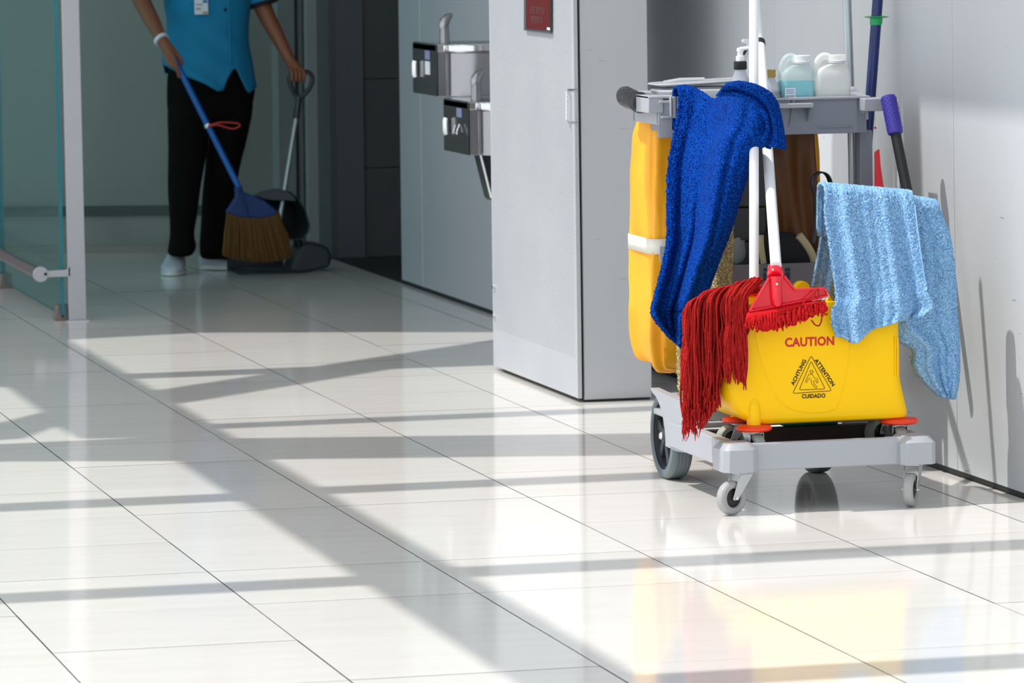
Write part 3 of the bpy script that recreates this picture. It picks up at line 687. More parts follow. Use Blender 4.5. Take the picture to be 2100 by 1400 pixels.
# tan-capped jar
x = bottle_pos(1579, -1.11); b3 = thing('clear_bottle', 'clear glass bottle with tan wrapped cap beside the white pole', 'bottle', (x, -1.11, TZ))
build('body', [lathe([(.022, 0), (.024, .004), (.024, .045), (.022, .062), (.013, .074), (.0115, .080), (.0115, .088)], (x, -1.11, TZ), seg=32)], M_clear, b3)
build('liquid', [lathe([(.021, .003), (.022, .006), (.022, .048)], (x, -1.11, TZ), seg=24)], mat('clear_grey_liquid', (150, 164, 184), .3), b3)
build('cap', [lathe([(.0125, .080), (.0145, .082), (.0138, .090), (.0145, .096), (.0135, .098)], (x, -1.11, TZ), seg=28)], M_gold, b3, label='tan wrapped cap')
build('label', [wrap((x, -1.11), .0245, TZ+.008, TZ+.038, -120, -20)], mat('label_faint', (176, 184, 200), .5), b3)
build('label_print', [wrap((x, -1.11), .0248, TZ+.024, TZ+.034, -95, -40), wrap((x, -1.11), .0248, TZ+.012, TZ+.016, -60, -25)], mat('label_navy', (60, 84, 130), .5), b3)
def jug(xa, xb, Y, h, mt, liq, lh, label, labcol=True):
    xl, xr = P(xa, 200, Y).x, P(xb, 200, Y).x; W = xr-xl; j = thing('plastic_jug', label, 'jug', ((xl+xr)/2, Y, TZ), 'translucent handled jugs on the tray')
    dp = .05; rg = lambda x0, x1, z, e=0, r=.014: rrect(x0, x1, Y-dp/2+e, Y+dp/2-e, TZ+z, r, 5)
    ncx = xl+W*.66; nr = W*.235
    rings = [rg(xl+.003, xr-.003, 0, .003), rg(xl, xr, .005), rg(xl, xr, h*.60), rg(xl+W*.05, xr-W*.02, h*.70, .002), rg(xl+W*.22, xr-W*.06, h*.79, .008, .012), [Vector((ncx+(p.x-ncx)*1, p.y, p.z)) for p in rrect(ncx-nr, ncx+nr, Y-nr, Y+nr, TZ+h*.84, nr*.95, 5)], rrect(ncx-nr, ncx+nr, Y-nr, Y+nr, TZ+h*.90, nr*.95, 5)]
    build('body', [loft(rings)], mt, j, smooth=50)
    build('handle', [tube(spl([(xl+W*.10, Y, TZ+h*.62), (xl+W*.10, Y, TZ+h*.80), (xl+W*.22, Y, TZ+h*.95), (xl+W*.40, Y, TZ+h*.975), (xl+W*.55, Y, TZ+h*.90)], 16), .0085, 12)], mt, j)
    build('cap', [lathe([(nr+.001, h*.86), (nr+.002, h*.865), (nr+.002, h*.995), (nr, h)], (ncx, Y, TZ), seg=32)], M_cap if labcol else M_milky2, j)
    for z in (h*.86, h*.885):
        build('neck_ring', [lathe([(nr+.003, z), (nr+.0038, z+.001), (nr+.003, z+.002)], (ncx, Y, TZ), seg=28)], M_cap, j)
    build('liquid', [loft([rg(xl+.003, xr-.003, .003, .004), rg(xl+.002, xr-.002, .006, .003), rg(xl+.002, xr-.002, lh, .003)])], liq, j, smooth=50)
    return j, xl, xr, Y-dp/2
j1, xl, xr, yf = jug(1598, 1668, -1.105, .130, M_milky, M_cyan, .071, 'translucent handled jug half full of cyan liquid')
jl = build('label', [box(xl+.006, xl+.032, yf-.0012, yf-.0004, TZ+.02, TZ+.055)], M_label, j1, smooth=0, label='white label')
build('label_print', [box(xl+.009, xl+.029, yf-.0018, yf-.0013, z, z+.0012) for z in (TZ+.050, TZ+.046, TZ+.042, TZ+.036, TZ+.033)], M_labblue, jl, smooth=0)
j2, xl, xr, yf = jug(1667, 1741, -1.108, .130, M_milky2, M_pale, .05, 'milky white handled jug with wide white cap, beside the tube', False)
build('grip_recess', [box(xl+.002, xl+.004, yf+.01, yf+.03, TZ+.01, TZ+.05)], M_gold, j2, smooth=0)
gl = thing('glove', 'small crumpled white rubber glove at the right end of the tray', 'glove', (P(1752, 190, -1.0).x, -1.0, .885))
for k, (dx, dz, r) in enumerate(((0, .0, .009), (.006, -.008, .009), (-.004, -.014, .010), (.010, -.018, .008), (-.008, -.022, .009))):
    c = P(1750, 184, -1.0)+Vector((dx, 0, dz))
    build('crumple', [lathe([(.001, -r), (r*.7, -r*.7), (r, 0), (r*.7, r*.7), (.001, r)], c, (.3*k-.5, .2, 1), 10)], M_cap, gl, subsurf=1)
build('cuff', [tube([P(1748, 192, -1.0), P(1765, 196, -1.02), P(1778, 199, -1.04)], [.007, .006, .004], 8)], M_cap, gl)

# ------------------------------------------------------------------ tools standing in the cart
def pole(name, a, b_, r, mt, parent, seg=18, ribbed=False, **k):
    if ribbed:
        d_ = (b_-a).normalized(); u, v = frame(d_); V = []; n = 40
        for p in (a, b_):
            for q in range(n):
                t = 2*PI*q/n; rr = r*(1 if q % 2 else .955); V.append(p+(u*cos(t)+v*sin(t))*rr)
        return build(name, [(V, [(i, (i+1) % n, (i+1) % n+n, i+n) for i in range(n)]+[tuple(range(n)), tuple(range(n, 2*n))])], mt, parent, smooth=20, **k)
    return build(name, [tube([a, b_], r, seg)], mt, parent, **k)
def along(a, b_, z): return a+(b_-a)*((z-a.z)/(b_.z-a.z))
bl = thing('broom', 'dark blue broom pole with green disc standing behind the right end of the tray', 'broom', P(1772, 700, -.95))
a = P(1783, 230, -.93); b_ = P(1800, 0, -.93); top = along(a, b_, 1.42); bot = along(a, b_, .22)
pole('pole', bot, top, .0128, M_blue, bl)
c = along(a, b_, P(1797, 36, -.93).z)
build('hand_guard', [lathe([(.0135, -.018), (.0150, -.014), (.0150, -.002), (.029, .001), (.030, .0025), (.0135, .004)], c, b_-a, 32)], M_green, bl, label='green plastic hand guard')
build('head', [box(bot.x-.03, bot.x+.03, -1.03, -.83, .165, .22)], M_broomcap, bl, bevel=.004)
al = thing('squeegee', 'light aluminium pole rising behind the jugs at the right of the tray', 'squeegee', P(1745, 700, -.9))
a = P(1744, 200, -.89); b_ = P(1737, 0, -.89)
pole('pole', along(a, b_, .30), along(a, b_, 1.40), .0105, M_alu, al)
build('blade', [box(2.43, 2.63, -.90, -.88, .26, .31)], M_black, al, bevel=.003)
rg = thing('red_brush', 'small red brush handle hanging on a white string from the tray corner', 'brush', P(1800, 350, -1.14))
s = [P(1794, 235, -1.14), P(1795.5, 262, -1.14), P(1795, 308, -1.14)]
build('string', [tube(s, .0012, 6), tube([P(1798, 262, -1.14), P(1798, 300, -1.14), P(1796, 315, -1.14)], .0012, 6)], M_cap, rg)
build('bead', [lathe([(.001, -.003), (.003, 0), (.001, .003)], P(1795, 262, -1.14), (0, 0, 1), 10)], M_pink, rg)
build('handle', [loft([[P(x0, y, -1.145), P(x1, y, -1.145), P(x1, y, -1.13), P(x0, y, -1.13)] for y, x0, x1 in ((306, 1801, 1804), (312, 1793, 1804), (340, 1793, 1806), (380, 1793, 1812), (410, 1793, 1818), (470, 1795, 1822))])], M_red, rg, bevel=.003)
pg = thing('dust_mop', 'black handle with purple textured grip leaning at the right of the tray', 'mop', P(1870, 600, -1.35))
a = P(1821, 196, -1.22); b_ = P(1866, 420, -1.30); bot = along(a, b_, .30)
g1 = P(1838, 275, -1.245)
pole('handle', along(a, b_, .80), bot, .0125, M_black, pg)
pts = [along(a, b_, a.z+(g1.z-a.z)*t) for t in (0, .02, .1, .9, .97, 1)]
build('grip', [tube(pts, [.0130, .0168, .0178, .0186, .0182, .015], 24)], M_purple, pg, label='purple textured grip')
nb = []
d_ = (pts[-1]-pts[0]); u, v = frame(d_)
for i in range(13):
    for k in range(10):
        t = 2*PI*(k+.5*(i % 2))/10; c = pts[0]+d_*(.08+.84*i/13); n_ = u*cos(t)+v*sin(t); r0 = .0178
        q = [c+n_*(r0+.0012)+e for e in (d_.normalized()*.0022, (u*-sin(t)+v*cos(t))*.0022, -d_.normalized()*.0022, (u*sin(t)-v*cos(t))*.0022)]
        w_ = [p-n_*.0025 for p in q]
        nb.append(loft([w_, q]))
build('grip_studs', nb, M_purple, pg, kind='stuff')

# ------------------------------------------------------------------ yellow mop bucket
YB = -1.735
bk = thing('mop_bucket', 'yellow caution mop bucket with orange bumpers standing on the cart platform', 'mop bucket', (2.37, -1.62, .102))
def bring(z, xl, xr, y0, y1, r=.035): return rrect(xl, xr, y0, y1, z, r, 7)
def bx(px_, py): return P(px_, py, YB)
lv = []
for py, pl, pr in ((866, 1556, 1866), (862, 1545, 1866.5), (852, 1525, 1866), (838, 1506, 1864.5), (822, 1495, 1861), (805, 1487, 1857), (788, 1484, 1853.5), (772, 1488, 1852), (755, 1494, 1852), (735, 1500, 1852), (710, 1505, 1851), (680, 1510, 1850), (655, 1513, 1850), (630, 1516, 1850)):
    lv.append((bx(1700, py).z, bx(pl, py).x, bx(pr, py).x))
rings = [bring(z, a, b_, YB+(.012 if i == 0 else .004 if i == 1 else 0), -1.475, .03 if i > 2 else .025) for i, (z, a, b_) in enumerate(lv)]
zt = lv[-1][0]; a, b_ = lv[-1][1:]
rings += [bring(zt, a-.008, b_+.008, YB-.004, -1.465), bring(zt+.012, a-.008, b_+.008, YB-.004, -1.465), bring(zt+.013, a+.004, b_-.004, YB+.006, -1.477), bring(zt-.02, a+.004, b_-.004, YB+.006, -1.477), bring(.21, lv[4][1]+.03, b_-.006, YB+.008, -1.48)]
tubb = build('tub', [loft(rings)], M_yel, bk, smooth=40)
# front rib outline
def rib(pl, r=.0016): return tube(spl([P(x, y, YB-.0003) for x, y in pl], 40), r, 6, flat=1)
build('pressed_outline', [rib([(1548, 680), (1556, 720), (1568, 760), (1585, 800), (1610, 832), (1650, 845), (1690, 844), (1715, 835), (1728, 800), (1738, 750), (1745, 690)], .0011)], M_yel, bk)
for xx in (1836, 1841): build('edge_rib', [tube([P(xx, 690, YB+.001), P(xx, 770, YB+.001)], .0016, 6)], M_yel, bk)
# feet, bumpers, casters
def leg(xp, Y, ztop, zb=.182, r=.0155):
    x = P(xp, 870, Y).x; return lathe([(r, zb), (r*1.0, ztop-.03), (r*.8, ztop-.012), (r*.35, ztop)], (x, Y, 0), seg=20), x
for xp, Y, hi, rb, tr, ang_ in ((1546, -1.728, .250, .040, .01, -80), (1512, -1.56, .232, .034, .030, 190), (1843, -1.705, .20, .044, .01, -95), (1812, -1.54, .20, .036, .026, 200)):
    g, x = leg(xp, Y, hi)
    build('foot', [g], M_yel, bk)
    build('bumper', [lathe([(rb*.5, .1735), (rb*.9, .1745), (rb, .178), (rb, .182), (rb*.92, .1855), (rb*.45, .188)], (x, Y, 0), seg=36)], M_orange, bk, label='orange round bumper')
    caster(bk, (x, Y, .1025), .0345, .024, math.radians(ang_), .174, M_castg2, trail=tr*.6)
# wringer: body, front press, handle (under the light blue towel)
wrn = build('wringer', [loft([bring(z, x0, x1, y0, y1, .02) for z, x0, x1, y0, y1 in ((.36, 2.48, 2.53, -1.70, -1.5), (.44, 2.475, 2.535, -1.70, -1.5), (.50, 2.47, 2.535, -1.70, -1.5), (.502, 2.48, 2.53, -1.69, -1.51), (.38, 2.485, 2.525, -1.69, -1.51))])], M_yel, bk, bevel=.002)
kn = P(1643, 592, -1.5)
build('wringer_knob', [lathe([(.017, -.012), (.018, -.01), (.018, .01), (.017, .012)], kn, (0, 1, 0), 28)], M_yel, bk, bevel=.002)
build('wringer_web', [box(kn.x-.012, 2.48, -1.51, -1.49, kn.z-.05, kn.z-.016), prism([P(1698, 600, -1.70), P(1716, 628, -1.70), P(1716, 660, -1.70), P(1694, 660, -1.70)], (0, .02, 0))], M_yel, bk, bevel=.003)
ha, hb_ = P(1700, 408, -1.665), P(1905, 435, -1.665)
build('wringer_handle', [tube([(2.55, -1.64, .48), (hb_.x-.01, -1.66, .55), hb_-Vector((0, 0, .01)), ha-Vector((0, 0, .008))], .009, 12)], M_darkplast, bk, label='dark wringer handle bar')
build('drain_cloth', [box(P(1583, 0, -1.42).x, P(1700, 0, -1.42).x, -1.455, -1.40, .148, .170)], M_teal, None, bevel=.006, label='teal cloth tucked on the platform beneath the yellow bucket', category='cloth')
# printing on the front face
def txt(s, size, center, ang_, mt, name, lbl, wdt=None, off=.0, sx=1.0):
    cu = bpy.data.curves.new('t', 'FONT'); cu.body = s; cu.size = 1.0; cu.align_x = 'CENTER'; cu.align_y = 'CENTER'; cu.offset = off; cu.space_character = 1.04
    cu.resolution_u = 3; to = bpy.data.objects.new('t', cu); C.objects.link(to)
    dg = bpy.context.evaluated_depsgraph_get(); me = bpy.data.meshes.new_from_object(to.evaluated_get(dg)); bpy.data.objects.remove(to)
    xs = [v.co.x for v in me.vertices]; ys_ = [v.co.y for v in me.vertices]; cw = max(xs)-min(xs); ch = max(ys_)-min(ys_); mx_, my_ = (max(xs)+min(xs))/2, (max(ys_)+min(ys_))/2
    kx = wdt/cw if wdt else 1; ky = size/ch
    V = []
    for v in me.vertices:
        a_, b2_ = (v.co.x-mx_)*kx, (v.co.y-my_)*ky; V.append((center.x+a_*cos(ang_)-b2_*sin(ang_), center.y, center.z+a_*sin(ang_)+b2_*cos(ang_)))
    F = [tuple(p.vertices) for p in me.polygons]
    o = build(name, [(V, F)], mt, bk, smooth=0); o['label'] = lbl; return o
YD = YB-.0006
def dpx(x, y): return P(x, y, YD)
pxm = (dpx(1700, 760)-dpx(1600, 760)).length/100
txt('CAUTION', 18.4*pxm, dpx(1660.3, 700.3), 0, M_reddull, 'lettering', 'red CAUTION lettering', 101*pxm, off=.036)
txt('CUIDADO', 8.6*pxm, dpx(1668.6, 811.6), 0, M_ink, 'lettering', 'black CUIDADO lettering', 48.5*pxm, off=.036)
txt('ACHTUNG', 8.3*pxm, dpx(1637.6, 763.5), math.radians(61), M_ink, 'lettering', 'black ACHTUNG lettering', 55*pxm, off=.036)
txt('ATTENTION', 8.3*pxm, dpx(1691.3, 763.3), math.radians(-55.5), M_ink, 'lettering', 'black ATTENTION lettering', 64*pxm, off=.036)
def stroke(pl, wpx, closed=True, rounded=0):
    pts = [Vector((x, y)) for x, y in pl]
    if rounded:
        out = []; n = len(pts)
        for i in range(n):
            a_, b2_, c_ = pts[i-1], pts[i], pts[(i+1) % n]
            u = (a_-b2_).normalized(); v = (c_-b2_).normalized()
            for k in range(6):
                t = k/5; q = (b2_+u*rounded)*(1-t)**2+b2_*2*t*(1-t)+(b2_+v*rounded)*t*t; out.append(q)
        pts = out
    n = len(pts); V = []; F = []
    for i in range(n):
        a_ = pts[i-1] if (closed or i) else pts[i]; c_ = pts[(i+1) % n] if (closed or i < n-1) else pts[i]
        d_ = (c_-a_).normalized(); nn = Vector((-d_.y, d_.x))*wpx/2
        for s_ in (1, -1):
            q = pts[i]+nn*s_; V.append(dpx(q.x, q.y))
    for i in range(n if closed else n-1): j = (i+1) % n; F.append((2*i, 2*j, 2*j+1, 2*i+1))
    return V, F
cz = lambda x, y: (1580+x/6.3636, 680+y/6.3636)
tri = [stroke([cz(530, 312), cz(800, 770), cz(290, 805)], 1.25, rounded=5), stroke([cz(532, 385), cz(715, 745), cz(375, 760)], 1.15, rounded=4)]
build('warning_triangle', tri, M_ink, bk, smooth=0, label='black outlined warning triangle')
fig = [stroke([cz(537+20*cos(t*PI/8), 523+20*sin(t*PI/8)) for t in range(16)], 1.1),
       stroke([cz(*q) for q in ((500, 558), (548, 558), (562, 585), (580, 612), (603, 606), (620, 640), (616, 670), (602, 668), (598, 640), (585, 636), (560, 650), (562, 662), (585, 695), (606, 718), (603, 733), (588, 733), (540, 682), (534, 640), (512, 600), (492, 625), (474, 662), (458, 662), (456, 650), (478, 605))], 1.0)]
build('slipping_figure', fig, M_ink, bk, smooth=0, label='outlined slipping figure pictogram')

# ------------------------------------------------------------------ towels
def sheet(L, R, Yf, nu, nv, fuzz=.0011, seed=0, over=0, sag=None):
    """grid between a left and a right outline (photo pixels, top to bottom); Yf(u, v) gives its depth"""
    V = []; F = []
    rows = []
    for i in range(nv+1):
        v = i/nv; l = crv(L, v); r = crv(R, v)
        rows.append([(l[0]+(r[0]-l[0])*u, l[1]+(r[1]-l[1])*u + (sag(u, v) if sag else 0), Yf(u, v)) for u in [k/nu for k in range(nu+1)]])
    grid = [[P(*q) for q in row] for row in rows]
    if over:                                       # continue over the bar and down behind it
        top = grid[0]; extra = []
        for k in range(1, 15):
            a = k/14*PI; extra.append([p+Vector((0, over*(1-cos(min(a*1.6, PI)))/2, over*.35*sin(min(a*1.6, PI))-max(0, a-PI/1.6)*over*1.4)) for p in top])
        grid = list(reversed(extra))+grid
    n = nu+1
    for row in grid:
        for p in row:
            f = fuzz*(noise.noise(p*330+Vector((seed, 0, 0)))+.8*noise.noise(p*610+Vector((0, seed, 0))))
            V.append(p+Vector((f*.8, -f*1.6, f*.8)))
    for i in range(len(grid)-1):
        for k in range(nu): F.append((i*n+k, i*n+k+1, (i+1)*n+k+1, (i+1)*n+k))
    return V, F
def fl(*terms):                                    # folds: (amplitude at top, at bottom, frequency, phase, drift)
    return lambda u, v: sum((a0+(a1-a0)*v)*sin(2*PI*(f*u+ph+dr*v)) for a0, a1, f, ph, dr in terms)

# beige towel hanging behind the blue one
f_ = fl((.004, .008, 2.1, .2, .1), (.002, .004, 4.3, .6, 0))
tb = build('towel', [sheet([(1395, 262), (1388, 360), (1386, 520), (1386, 640), (1388, 700), (1390, 780), (1398, 868)],
                           [(1500, 262), (1502, 400), (1503, 500), (1500, 590), (1497, 660), (1496, 730), (1492, 818)],
                           lambda u, v: -1.175-.12*v+f_(u, v), 90, 330, .0016, 3)], M_tbeige, None, solid=.006, smooth=60,
           label='long beige terry towel hanging behind the dark blue towel', category='towel')
build('care_label', [prism([P(1457, 832, -1.415), P(1470, 828, -1.415), P(1478, 866, -1.43), P(1465, 874, -1.43)], (0, .0006, 0))], M_label, tb, smooth=0, label='white care label')
# dark blue towel
L = [(1392, 203), (1388, 250), (1379, 290), (1369, 350), (1367, 430), (1366, 500), (1353, 560), (1341, 610), (1337, 645)]
R_ = [(1592, 235), (1578, 292), (1553, 310), (1535, 355), (1517, 410), (1498, 475), (1480, 520), (1458, 580), (1404, 712)]
L2 = L+[(1372, 690)]; R2 = R_[:8]+[(1430, 650), (1406, 720)]
def sagb(u, v):
    k = max(0, 1-v*2.2)
    return k*(-34*math.exp(-((u-.68)/.2)**2)-14*math.exp(-((u-.12)/.16)**2)+10*math.exp(-((u-.40)/.08)**2)) + (1-k)*0
f_ = fl((.006, .026, 1.6, .05, .15), (.006, .012, 3.4, .3, -.2), (.002, .004, 7.1, .5, .1))
def yb(u, v):
    base = -1.19-.10*min(v*2, 1)-.06*v
    front = -1.60                                     # it passes in front of the two mop poles on the right
    k = 1/(1+math.exp(-(u-.45)*10)); k *= max(0, 1-v*1.15)**.6
    return base+(front-base)*k-f_(u, v)-.012*math.exp(-((u-.33)/.06)**2)*min(v*4, 1)
g1_ = sheet(L2, R2, yb, 190, 330, .0017, 11, over=.05, sag=sagb)
# rolled edge at the upper right, falling to a point
f2_ = fl((.002, .004, 1.3, .2, .3), (.001, .002, 4, .1, .2))
g2_ = sheet([(1478, 186), (1510, 184), (1545, 196), (1570, 222), (1582, 262), (1580, 300)], [(1490, 172), (1520, 168), (1562, 180), (1590, 205), (1604, 256), (1610, 306)],
            lambda u, v: -1.62+.03*(u-.5)**2*4+f2_(u, v), 40, 130, .0016, 5)
f3_ = fl((.003, .006, 1.3, .4, .3), (.001, .002, 3, .1, .2))
g3_ = sheet([(1470, 196), (1505, 196), (1540, 208), (1566, 236), (1572, 262), (1560, 290)], [(1482, 180), (1514, 176), (1555, 190), (1582, 215), (1596, 258), (1606, 300)],
            lambda u, v: -1.605+f3_(u, v), 40, 120, .0016, 6)
build('towel', [g1_, g2_, g3_], M_tblue, None, solid=.006, smooth=60, label='dark royal blue terry towel draped over the left front of the top tray', category='towel')
# light blue towel: back flap at right, left flap, front flap
YT = -1.69
f_ = fl((.003, .010, 1.4, .1, .2), (.002, .006, 3.2, .4, -.1), (.001, .002, 6, 0, .2))
def tag_(o, **k):
    for a, b in k.items(): o[a] = b
back = sheet([(1790, 404), (1800, 470), (1806, 560), (1806, 640), (1806, 684), (1868, 714), (1870, 748), (1888, 776), (1926, 812)],
             [(1926, 428), (1944, 470), (1954, 520), (1959, 575), (1962, 640), (1966, 700), (1967, 745), (1965, 785), (1957, 818)],
             lambda u, v: YT+.012+f_(u*1.2, v)-.03*sin(PI*u)*min(v*3, 1)*.5, 130, 300, .0016, 21, over=.05)
f_l = fl((.003, .008, 2.0, .3, .1), (.001, .003, 5, .4, 0))
left = sheet([(1692, 402), (1690, 440), (1684, 480), (1676, 530), (1668, 575), (1664, 600)], [(1780, 404), (1780, 440), (1775, 500), (1765, 560), (1755, 610), (1745, 650)],
             lambda u, v: YT+.05+.05*v-f_l(u, v), 60, 170, .0016, 23, over=.03)
f_f = fl((.003, .013, 2.6, .55, .05), (.002, .006, 4.4, .2, -.12), (.0005, .003, 9, .1, .1))
def sagf(u, v):                                     # hem line
    k = max(0, (v-.72)/.28)
    return k*(26*math.exp(-((u-.22)/.13)**2)-2*sin(u*9))
frontf = sheet([(1692, 396), (1691, 440), (1700, 500), (1708, 560), (1714, 606), (1714, 620), (1705, 640), (1706, 662), (1714, 688)],
               [(1874, 412), (1877, 440), (1884, 480), (1890, 530), (1897, 570), (1902, 600), (1911, 618), (1911, 632), (1893, 648)],
               lambda u, v: YT-.022-.05*min(v*1.5, 1)-f_f(u, v)+.02*(u-.5)**2, 200, 300, .0016, 25, over=.06, sag=sagf)
tw = build('towel', [back, left, frontf], M_tlight, None, solid=.006, smooth=60, label='light blue terry towel draped over the wringer handle of the yellow bucket', category='towel')
nf = 201; rowb = [Vector(p) for p in frontf[0][-nf:]]
build('hem', [loft([[Vector(frontf[0][-nf*k+j])+Vector((0, -.0055 if 0 < k < 13 else -.003, 0)) for j in range(1, nf-1)] for k in (1, 3, 6, 9, 12, 13)], cap=False, closed=False)], M_thigh, tw, smooth=60)
def hem(L_, off=-.006, w_=.0045, parent=tw, mt=M_thigh):
    pts = spl([P(x, y, Y+off) for x, y, Y in L_], 50); build('hem', [tube(pts, w_, 8, flat=.35)], mt, parent)
hem([(1876, 420, YT-.03), (1883, 480, YT-.055), (1890, 530, YT-.06), (1897, 575, YT-.06), (1908, 615, YT-.06)], w_=.003)

# ------------------------------------------------------------------ mops
rnd = random.Random(4)
mA = thing('string_mop', 'red string mop with upright white ribbed handle, its yarn hanging left of the bucket', 'mop', P(1545, 600, -1.58))
a = P(1546.5, 582, -1.60); b_ = P(1546, 120, -1.50); tipA = along(a, b_, 1.36)
pole('handle', a, tipA, .0108, M_white, mA, ribbed=True)
build('collar', [lathe([(.013, -.03), (.0165, -.02), (.017, -.003), (.0155, 0), (.010, .001)], P(1546, 581, -1.60), (b_-a), 24)], M_red, mA, label='red socket collar')
build('end_cap', [lathe([(.012, -.004), (.012, .01), (.006, .016)], tipA, (b_-a), 18)], M_red, mA)
yarn = []
def strand(h, lay, end, r=.0019, x0=None):
    hx = 1403+h*124+rnd.uniform(-5, 5)
    ex = x0 if x0 else 1603-rnd.uniform(0, 26)-h*18
    crest_y = 634-40*h**.6+lay*14+rnd.uniform(-5, 5)
    Yh = -1.755+lay*.12+rnd.uniform(-.008, .008)
    if hx > 1488: Yh = min(Yh, -1.757-rnd.uniform(0, .012))
    mid = hx+(ex-hx)*.45
    pts = [(ex, 594+rnd.uniform(-2, 9), -1.69), (ex-14, 590+lay*6+rnd.uniform(-2, 3), -1.71), (mid, 590+(1-h)*3+lay*8+rnd.uniform(-3, 4), -1.735), (hx+16+14*h, crest_y-24+10*(1-h), (Yh-1.735)/2), (hx+2, crest_y+6, Yh)]
    n = 5; y0 = crest_y+6
    for k in range(1, n+1):
        pts.append((hx+rnd.uniform(-3.6, 3.6)+2*sin(k*1.3+h*9), y0+(end-y0)*k/n, Yh+rnd.uniform(-.003, .003)))
    p = spl([P(*q) for q in pts], 30)
    n_ = len(p); rs = [r*(1+.12*sin(i*1.7+h*20)) for i in range(n_)]; rs[-1] = r*.5
    return tube(p, rs, 6)
def endy(h):
    if h < .32: return rnd.uniform(800, 890)
    if h < .62: return rnd.uniform(770, 850)-h*20
    return rnd.uniform(730, 790)
for k in range(175):
    h = rnd.random()**1.05; lay = rnd.random(); yarn.append(strand(h, lay, endy(h), rnd.uniform(.0019, .0028)))
for k in range(45):
    h = .40+.62*rnd.random(); yarn.append(strand(h, rnd.random()*.5, endy(h), .0021))
for k in range(22): yarn.append(strand(.92+.006*k, .15*rnd.random()-.03, rnd.uniform(655, 700) if k > 8 else rnd.uniform(700, 770)))
for k in range(26): yarn.append(strand(.0+k/26*.55, 0, rnd.uniform(840, 880)-40*(k/26)))
for h, e in ((.93, 782), (.97, 800), (.99, 790), (.90, 765), (1.03, 800), (.86, 770), (1.0, 740)): yarn.append(strand(h, -.04, e))
# frayed lower ends
for k in range(260):
    x = 1400+rnd.random()**1.2*75; y = rnd.uniform(790, 862) if x > 1440 else rnd.uniform(800, 880); L_ = rnd.uniform(14, 34); Y = -1.77+rnd.uniform(0, .07)
    lim = 905 if x < 1412 or 1420 < x < 1436 else 880-max(0, x-1440)*1.4
    y = min(y, lim-L_)
    yarn.append(tube([P(x, y, Y), P(x+rnd.uniform(-3, 3), y+L_*.5, Y-.003), P(x+rnd.uniform(-5, 5), y+L_, Y-.002)], [.0016, .0015, .0006], 5))
build('yarn', yarn, M_yarn, mA, smooth=60, kind='stuff', label='dark red cotton yarn')
# under-layer so the yarn bundle is full
build('yarn_core', [sheet([(1408, 650), (1407, 720), (1408, 800), (1412, 860)], [(1478, 640), (1476, 720), (1466, 790), (1440, 850)], lambda u, v: -1.735+.03*u+.003*sin(u*60), 60, 60, .002, 2)], M_yarn, mA, solid=.02, smooth=60)

YM = -1.775
mB = thing('clamp_mop', 'red plastic clamp mop with slanting white handle lying over the bucket rim', 'mop', P(1590, 600, YM))
a = P(1591.5, 545, YM); b_ = P(1573, 290, -1.40)
jo = along(a, b_, P(1558, 95, -1.26).z)
pole('handle', a, jo, .0122, M_white, mB)
tipB = along(a, b_, 1.36)
build('handle_upper', [tube([jo, tipB], .0085, 16)], M_white, mB, label='thinner upper tube')
build('lock_ring', [lathe([(.0095, -.010), (.0128, -.009), (.0128, .009), (.0095, .010)], jo, (b_-a), 20)], M_black, mB, label='black locking ring')
ax_ = (b_-a).normalized()
def pp(x, y, dY=0): return P(x, y, YM+dY)
socket = [P(1591, 626, YM-.012), P(1591, 610, YM-.014), P(1590, 575, YM-.014), P(1589.5, 572, YM-.008)]
build('socket', [tube([pp(1595, 627, -.008), pp(1594, 622, -.008), pp(1592, 600, -.008), pp(1590.5, 566, -.006)], [.009, .0118, .0122, .0128], 24), lathe([(.0165, -.002), (.0185, .002), (.0182, .012), (.0160, .030), (.0135, .0335)], pp(1590.5, 566, -.004), ax_, 32)], M_red, mB, smooth=30, label='glossy red socket')
plate = [(1577, 570), (1604, 570), (1611, 566), (1632, 593), (1678, 592), (1690, 591), (1697, 598), (1697, 606), (1672, 611), (1600, 625), (1537, 637), (1552, 612)]
build('clamp_plate', [prism([pp(x, y, -.003) for x, y in plate], (0, .008, 0))], M_red, mB, bevel=.001)
for seg_ in ([(1577, 570), (1552, 612), (1538, 636)], [(1608, 566), (1630, 594), (1690, 592), (1697, 600)], [(1536, 638), (1600, 626), (1672, 612), (1698, 606)]):
    build('plate_edge', [tube([pp(x, y, -.006) for x, y in seg_], .0032, 8)], M_red, mB)
build('rivet', [lathe([(.003, 0), (.0028, .0016), (.0015, .002)], pp(1593, 582, -.0205), (0, -1, 0), 12)], M_chrome, mB)
build('metal_bar', [tube([pp(1665, 617, -.004), pp(1694, 611, -.006), pp(1699, 605, -.004)], .003, 8)], M_chrome, mB)
# folded fringe strip beneath the clamp
band = loft([[pp(x, y0+t*(y1-y0), -.004-.014*sin(PI*t)) for t in (0, .25, .5, .75, 1)]+[pp(x, y0+t*(y1-y0), .012) for t in (1, .5, 0)] for x, y0, y1 in ((1528, 640, 668), (1540, 637, 662), (1570, 633, 658), (1600, 627, 650), (1630, 622, 641), (1660, 617, 634), (1688, 612, 628))])
build('fringe_band', [band], M_fringe, mB, subsurf=1, smooth=60)
fr_ = []
for k in range(300):
    t = rnd.random(); x = 1530+t*162; y0 = 655-t*32+rnd.uniform(-6, 8); L_ = (14+13*sin(PI*min(t*1.2, 1)))*rnd.uniform(.6, 1.15); dY = -.013+rnd.uniform(-.006, .01)
    fr_.append(tube(spl([pp(x, y0, dY), pp(x+rnd.uniform(-2, 2), y0+L_*.5, dY-.007), pp(x+rnd.uniform(-3, 3)+2, y0+L_, dY-.003), pp(x+rnd.uniform(-3, 3)+4, y0+L_*.8, dY+.006)], 8), .0019, 5))
